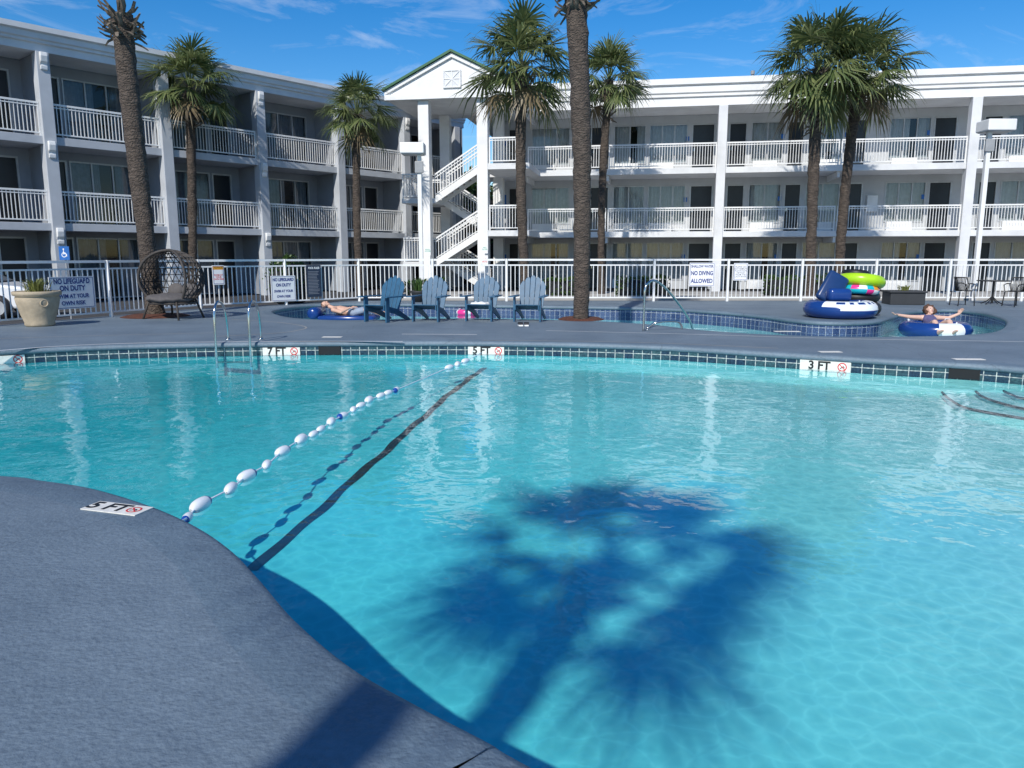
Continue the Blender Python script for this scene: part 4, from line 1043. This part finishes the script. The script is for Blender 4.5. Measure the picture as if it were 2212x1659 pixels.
# ================================================================= PEOPLE
def hand(mb,w,d,n,side=1,curl=.35):
    w=V(w); d=V(d).normalized(); n=V(n); n=(n-d*n.dot(d)).normalized(); s=d.cross(n)*side
    for i,kx in enumerate((-1.5,-.5,.5,1.5)):
        L_=(.068,.078,.073,.056)[i]; kn=w+d*.085+s*kx*.021
        mb.blob([w+d*.01+s*kx*.012,kn],[.017,.013])
        d1=(d+n*curl+s*kx*.06).normalized(); d2=(d+n*curl*2.2+s*kx*.06).normalized()
        mb.blob([kn,kn+d1*L_*.55,kn+d1*L_*.55+d2*L_*.5],[.0105,.0095,.008])
    t0=w+d*.025-s*.028; t1=t0+(d*.6-s*.75+n*.2).normalized()*.042; mb.blob([t0,t1,t1+(d*.9-s*.3+n*.3).normalized()*.034],[.016,.012,.009])
def head(mb,c,f,u):
    c=V(c); f=V(f).normalized(); u=V(u); u=(u-f*u.dot(f)).normalized(); s=f.cross(u)
    mb.ball(c+u*.03-f*.012,.086,.086,.092); mb.blob([c+u*.02+f*.02,c-u*.06+f*.045],[.076,.05]); mb.blob([c-u*.085+f*.062],[.03])
    mb.blob([c+u*.022+f*.088,c-u*.016+f*.108],[.010,.015])
    for k_ in (-1,1): mb.blob([c+s*k_*.082-f*.005+u*.01,c+s*k_*.084-f*.008-u*.02],[.016,.012]); mb.blob([c+s*k_*.035+u*.042+f*.072,c+s*k_*.02+u*.042+f*.078],[.012,.012])
    return c,f,u,s
def facebits(hd,parent):
    c,f,u,s=hd
    for k_ in (-1,1):
        e_=MB(); e_.ball(c+s*k_*.031+u*.02+f*.082,.011); e_.build('eye',M['textblack'],parent,smooth=True)
    m_=MB(); m_.blob([c-u*.048+f*.092-s*.022,c-u*.052+f*.097,c-u*.048+f*.092+s*.022],[.006,.008,.006]); m_.build('mouth',pmouth,parent,smooth=True)
pmouth=pm('lips',(.42,.13,.11),.5)
def finish(mb,name,mat,parent,vox=.008,it=4):
    o=mb.build(name,mat,parent,smooth=True); r=o.modifiers.new('remesh','REMESH'); r.mode='VOXEL'; r.voxel_size=vox; r.use_smooth_shade=True
    s=o.modifiers.new('smooth','SMOOTH'); s.factor=.5; s.iterations=it; return o
# person reclining in the ring
wc=V((atY(2020,705,17.7).x,17.7,RWL-.04))
ring('blue and white swim ring holding the person with arms spread',wc.x,wc.y,wc.z+.13,.57,.2,[M['tubeblue'],M['tubewhite']],lambda i,j:1 if 33<=i<=38 and j in (0,1,2,3,4,14,15,13) else 0,sz=.9,grp='swim rings on the river')
pw=thing('person','person with curly brown hair lying back in a swim ring, arms spread wide','person',(wc.x,wc.y,wc.z+.13))
mb=MB()
mb.blob([(0,-.05,.04),(0,.14,.08),(.04,.36,.17),(.07,.46,.22)],[.15,.14,.132,.10])
for sx in (-1,1): mb.blob([(.06,.42,.2),(.08+sx*.165,.46,.225)],[.105,.068])
mb.blob([(.08,.50,.25),(.12,.56,.31)],[.055,.052])
hd=head(mb,(.15,.56,.385),(.05,-.80,.42),(.12,.42,.9))
for hx,kx,ky,kz,fx in ((-.1,-.24,-.40,.19,-.30),(.1,.08,-.42,.20,.0)):
    mb.blob([(hx,-.05,.04),((hx+kx)/2,-.24,.14),(kx,ky,kz)],[.105,.09,.064]); mb.blob([(kx,ky,kz),((kx+fx)/2,ky-.17,kz-.1),(fx,ky-.32,-.02)],[.064,.058,.038])
    mb.blob([(fx,ky-.31,-.02),(fx,ky-.42,.03),(fx,ky-.48,.05)],[.04,.034,.024])
mb.blob([(-.085,.46,.225),(-.40,.42,.25),(-.70,.38,.30)],[.062,.046,.03]); hand(mb,(-.70,.38,.30),(-.95,-.1,.15),(0,0,1),1)
mb.blob([(.245,.46,.225),(.53,.42,.22),(.74,.38,.32)],[.062,.046,.03]); hand(mb,(.74,.38,.32),(.45,-.1,.85),(.0,-1,0),1)
finish(mb,'body',M['skin2'],pw); facebits(hd,pw)
mb=MB(); mb.blob([(0,-.05,.04),(0,.14,.08),(.04,.35,.165)],[.161,.152,.144])
for sx in (-1,1): mb.blob([(.04+sx*.07,.33,.19),(.07+sx*.09,.45,.28)],[.09,.03])
finish(mb,'swimsuit',M['suit'],pw,.012,4)
mb=MB(); rnd=random.Random(4); c,f,u,s=hd
for i in range(70):
    a=rnd.uniform(-1.9,1.9); b_=rnd.uniform(-.9,1.4); dd=(-f*math.cos(a)*math.cos(b_)+s*math.sin(a)*math.cos(b_)+u*math.sin(b_)).normalized()
    if dd.dot(f)>.35: continue
    mb.ball(c+u*.02+dd*rnd.uniform(.085,.135),rnd.uniform(.025,.04))
finish(mb,'hair',M['hairbrown'],pw,.012,2)
# person on a raft
mc=V((atY(735,675,21.6).x,21.6,RWL-.03))
ra_=thing('pool_raft','blue inflatable raft with raised pillow under the person lying down','pool float',mc,R(-4),'rafts on the river')
mb=MB()
for i in range(6): mb.tube([(-.55,-.32+.128*i,.07),(-.5,-.32+.128*i,.07),(1.0,-.32+.128*i,.07),(1.05,-.32+.128*i,.07)],[.04,.075,.075,.04],12)
mb.build('mattress',M['tubeblue'],ra_,smooth=True)
mb=MB(); mb.tube([(-.68,-.40,.2),(-.68,-.34,.2),(-.68,.34,.2),(-.68,.40,.2)],[.1,.17,.17,.1],16); mb.build('pillow',M['tubeblue'],ra_,smooth=True)
pmn=thing('person','person lying on his back on a blue raft, knees toward the blue chairs','person',mc,R(-4))
mb=MB()
mb.blob([(.42,0,.22),(.22,0,.235),(.0,0,.27),(-.13,0,.30)],[.135,.13,.14,.10])
for sy in (-1,1):
    mb.blob([(-.1,0,.30),(-.14,sy*.17,.30)],[.1,.075])
    mb.blob([(.42,sy*.09,.21),(.62,sy*.11,.27),(.85,sy*.13,.32)],[.10,.088,.06]); mb.blob([(.85,sy*.13,.32),(1.05,sy*.13,.24),(1.24,sy*.13,.15)],[.06,.055,.038]); mb.blob([(1.24,sy*.13,.16),(1.29,sy*.15,.25)],[.038,.026])
mb.blob([(-.2,0,.34),(-.3,0,.38)],[.058,.055]); hd=head(mb,(-.42,0,.43),(.42,-.12,.9),(-.9,0,.4))
mb.blob([(-.14,-.2,.30),(.12,-.33,.25),(.33,-.2,.36)],[.062,.048,.032]); hand(mb,(.33,-.2,.36),(.8,.5,.05),(0,0,-1),1)
mb.blob([(-.14,.2,.30),(.12,.33,.25),(.33,.2,.36)],[.062,.048,.032]); hand(mb,(.33,.2,.36),(.8,-.5,.05),(0,0,-1),-1)
finish(mb,'body',M['skin'],pmn); facebits(hd,pmn)
mb=MB(); mb.blob([(.46,0,.22),(.3,0,.23)],[.145,.14])
for sy in (-1,1): mb.blob([(.42,sy*.09,.215),(.62,sy*.11,.27),(.68,sy*.11,.285)],[.11,.1,.094])
finish(mb,'swim_trunks',M['trunks'],pmn,.012,3)
mb=MB(); c,f,u,s=hd; rnd=random.Random(8)
for i in range(60):
    dd=V((rnd.gauss(0,1),rnd.gauss(0,1),rnd.gauss(0,1))).normalized()
    if dd.dot(f)>.25 or dd.dot(u)<-.3: continue
    mb.ball(c+u*.028-f*.012+dd*.08,.02)
finish(mb,'hair',M['hairbrown'],pmn,.01,3)
# ================================================================= LIGHT, SKY, CAMERA
sl=bpy.data.lights.new('sun','SUN'); sl.energy=4.5; sl.angle=R(.9); sl.color=(1,.955,.88)
so=bpy.data.objects.new('sun',sl); C.objects.link(so); so.rotation_euler=sd.to_track_quat('-Z','Y').to_euler(); so.location=(-20,-40,40)
W=bpy.data.worlds.new('World'); S.world=W; W.use_nodes=True; N=W.node_tree.nodes; L=W.node_tree.links
bg=N['Background']; sk=N.new('ShaderNodeTexSky'); sk.sky_type='NISHITA'; sk.sun_disc=False; sk.sun_elevation=EL; sk.sun_rotation=math.pi+AZ; sk.air_density=1.; sk.dust_density=.1; sk.ozone_density=3.
hsv=N.new('ShaderNodeHueSaturation'); hsv.inputs['Saturation'].default_value=1.45; hsv.inputs['Value'].default_value=1.1; hsv.inputs['Hue'].default_value=.506; L.new(sk.outputs[0],hsv.inputs['Color'])
tc=N.new('ShaderNodeTexCoord'); mp=N.new('ShaderNodeMapping'); mp.inputs['Scale'].default_value=(2.2,2.2,7.); mp.inputs['Rotation'].default_value=(0,R(18),0); mp.inputs['Location'].default_value=(.35,0,.2)
L.new(tc.outputs['Generated'],mp.inputs['Vector'])
n1=N.new('ShaderNodeTexNoise'); n1.inputs['Scale'].default_value=2.9; n1.inputs['Detail'].default_value=7; n1.inputs['Roughness'].default_value=.64; n1.inputs['Distortion'].default_value=.7
L.new(mp.outputs[0],n1.inputs['Vector'])
rr=N.new('ShaderNodeValToRGB'); rr.color_ramp.elements[0].position=.515; rr.color_ramp.elements[1].position=.88; rr.color_ramp.elements[1].color=(.6,.6,.6,1)
L.new(n1.outputs['Fac'],rr.inputs['Fac'])
mx=N.new('ShaderNodeMixRGB'); L.new(rr.outputs['Color'],mx.inputs[0]); L.new(hsv.outputs[0],mx.inputs[1]); mx.inputs[2].default_value=(7,7.6,8.4,1)
L.new(mx.outputs[0],bg.inputs['Color']); bg.inputs['Strength'].default_value=.12
cam=bpy.data.cameras.new('camera'); co=bpy.data.objects.new('camera',cam); C.objects.link(co); co.location=(0,0,H); co.rotation_euler=(R(90)-PITCH,0,0)
cam.sensor_fit='HORIZONTAL'; cam.sensor_width=36; cam.lens=36*F/2212; cam.clip_end=3000; cam.clip_start=.05
S.camera=co
S.view_settings.view_transform='Standard'; S.view_settings.look='None'; S.view_settings.exposure=0
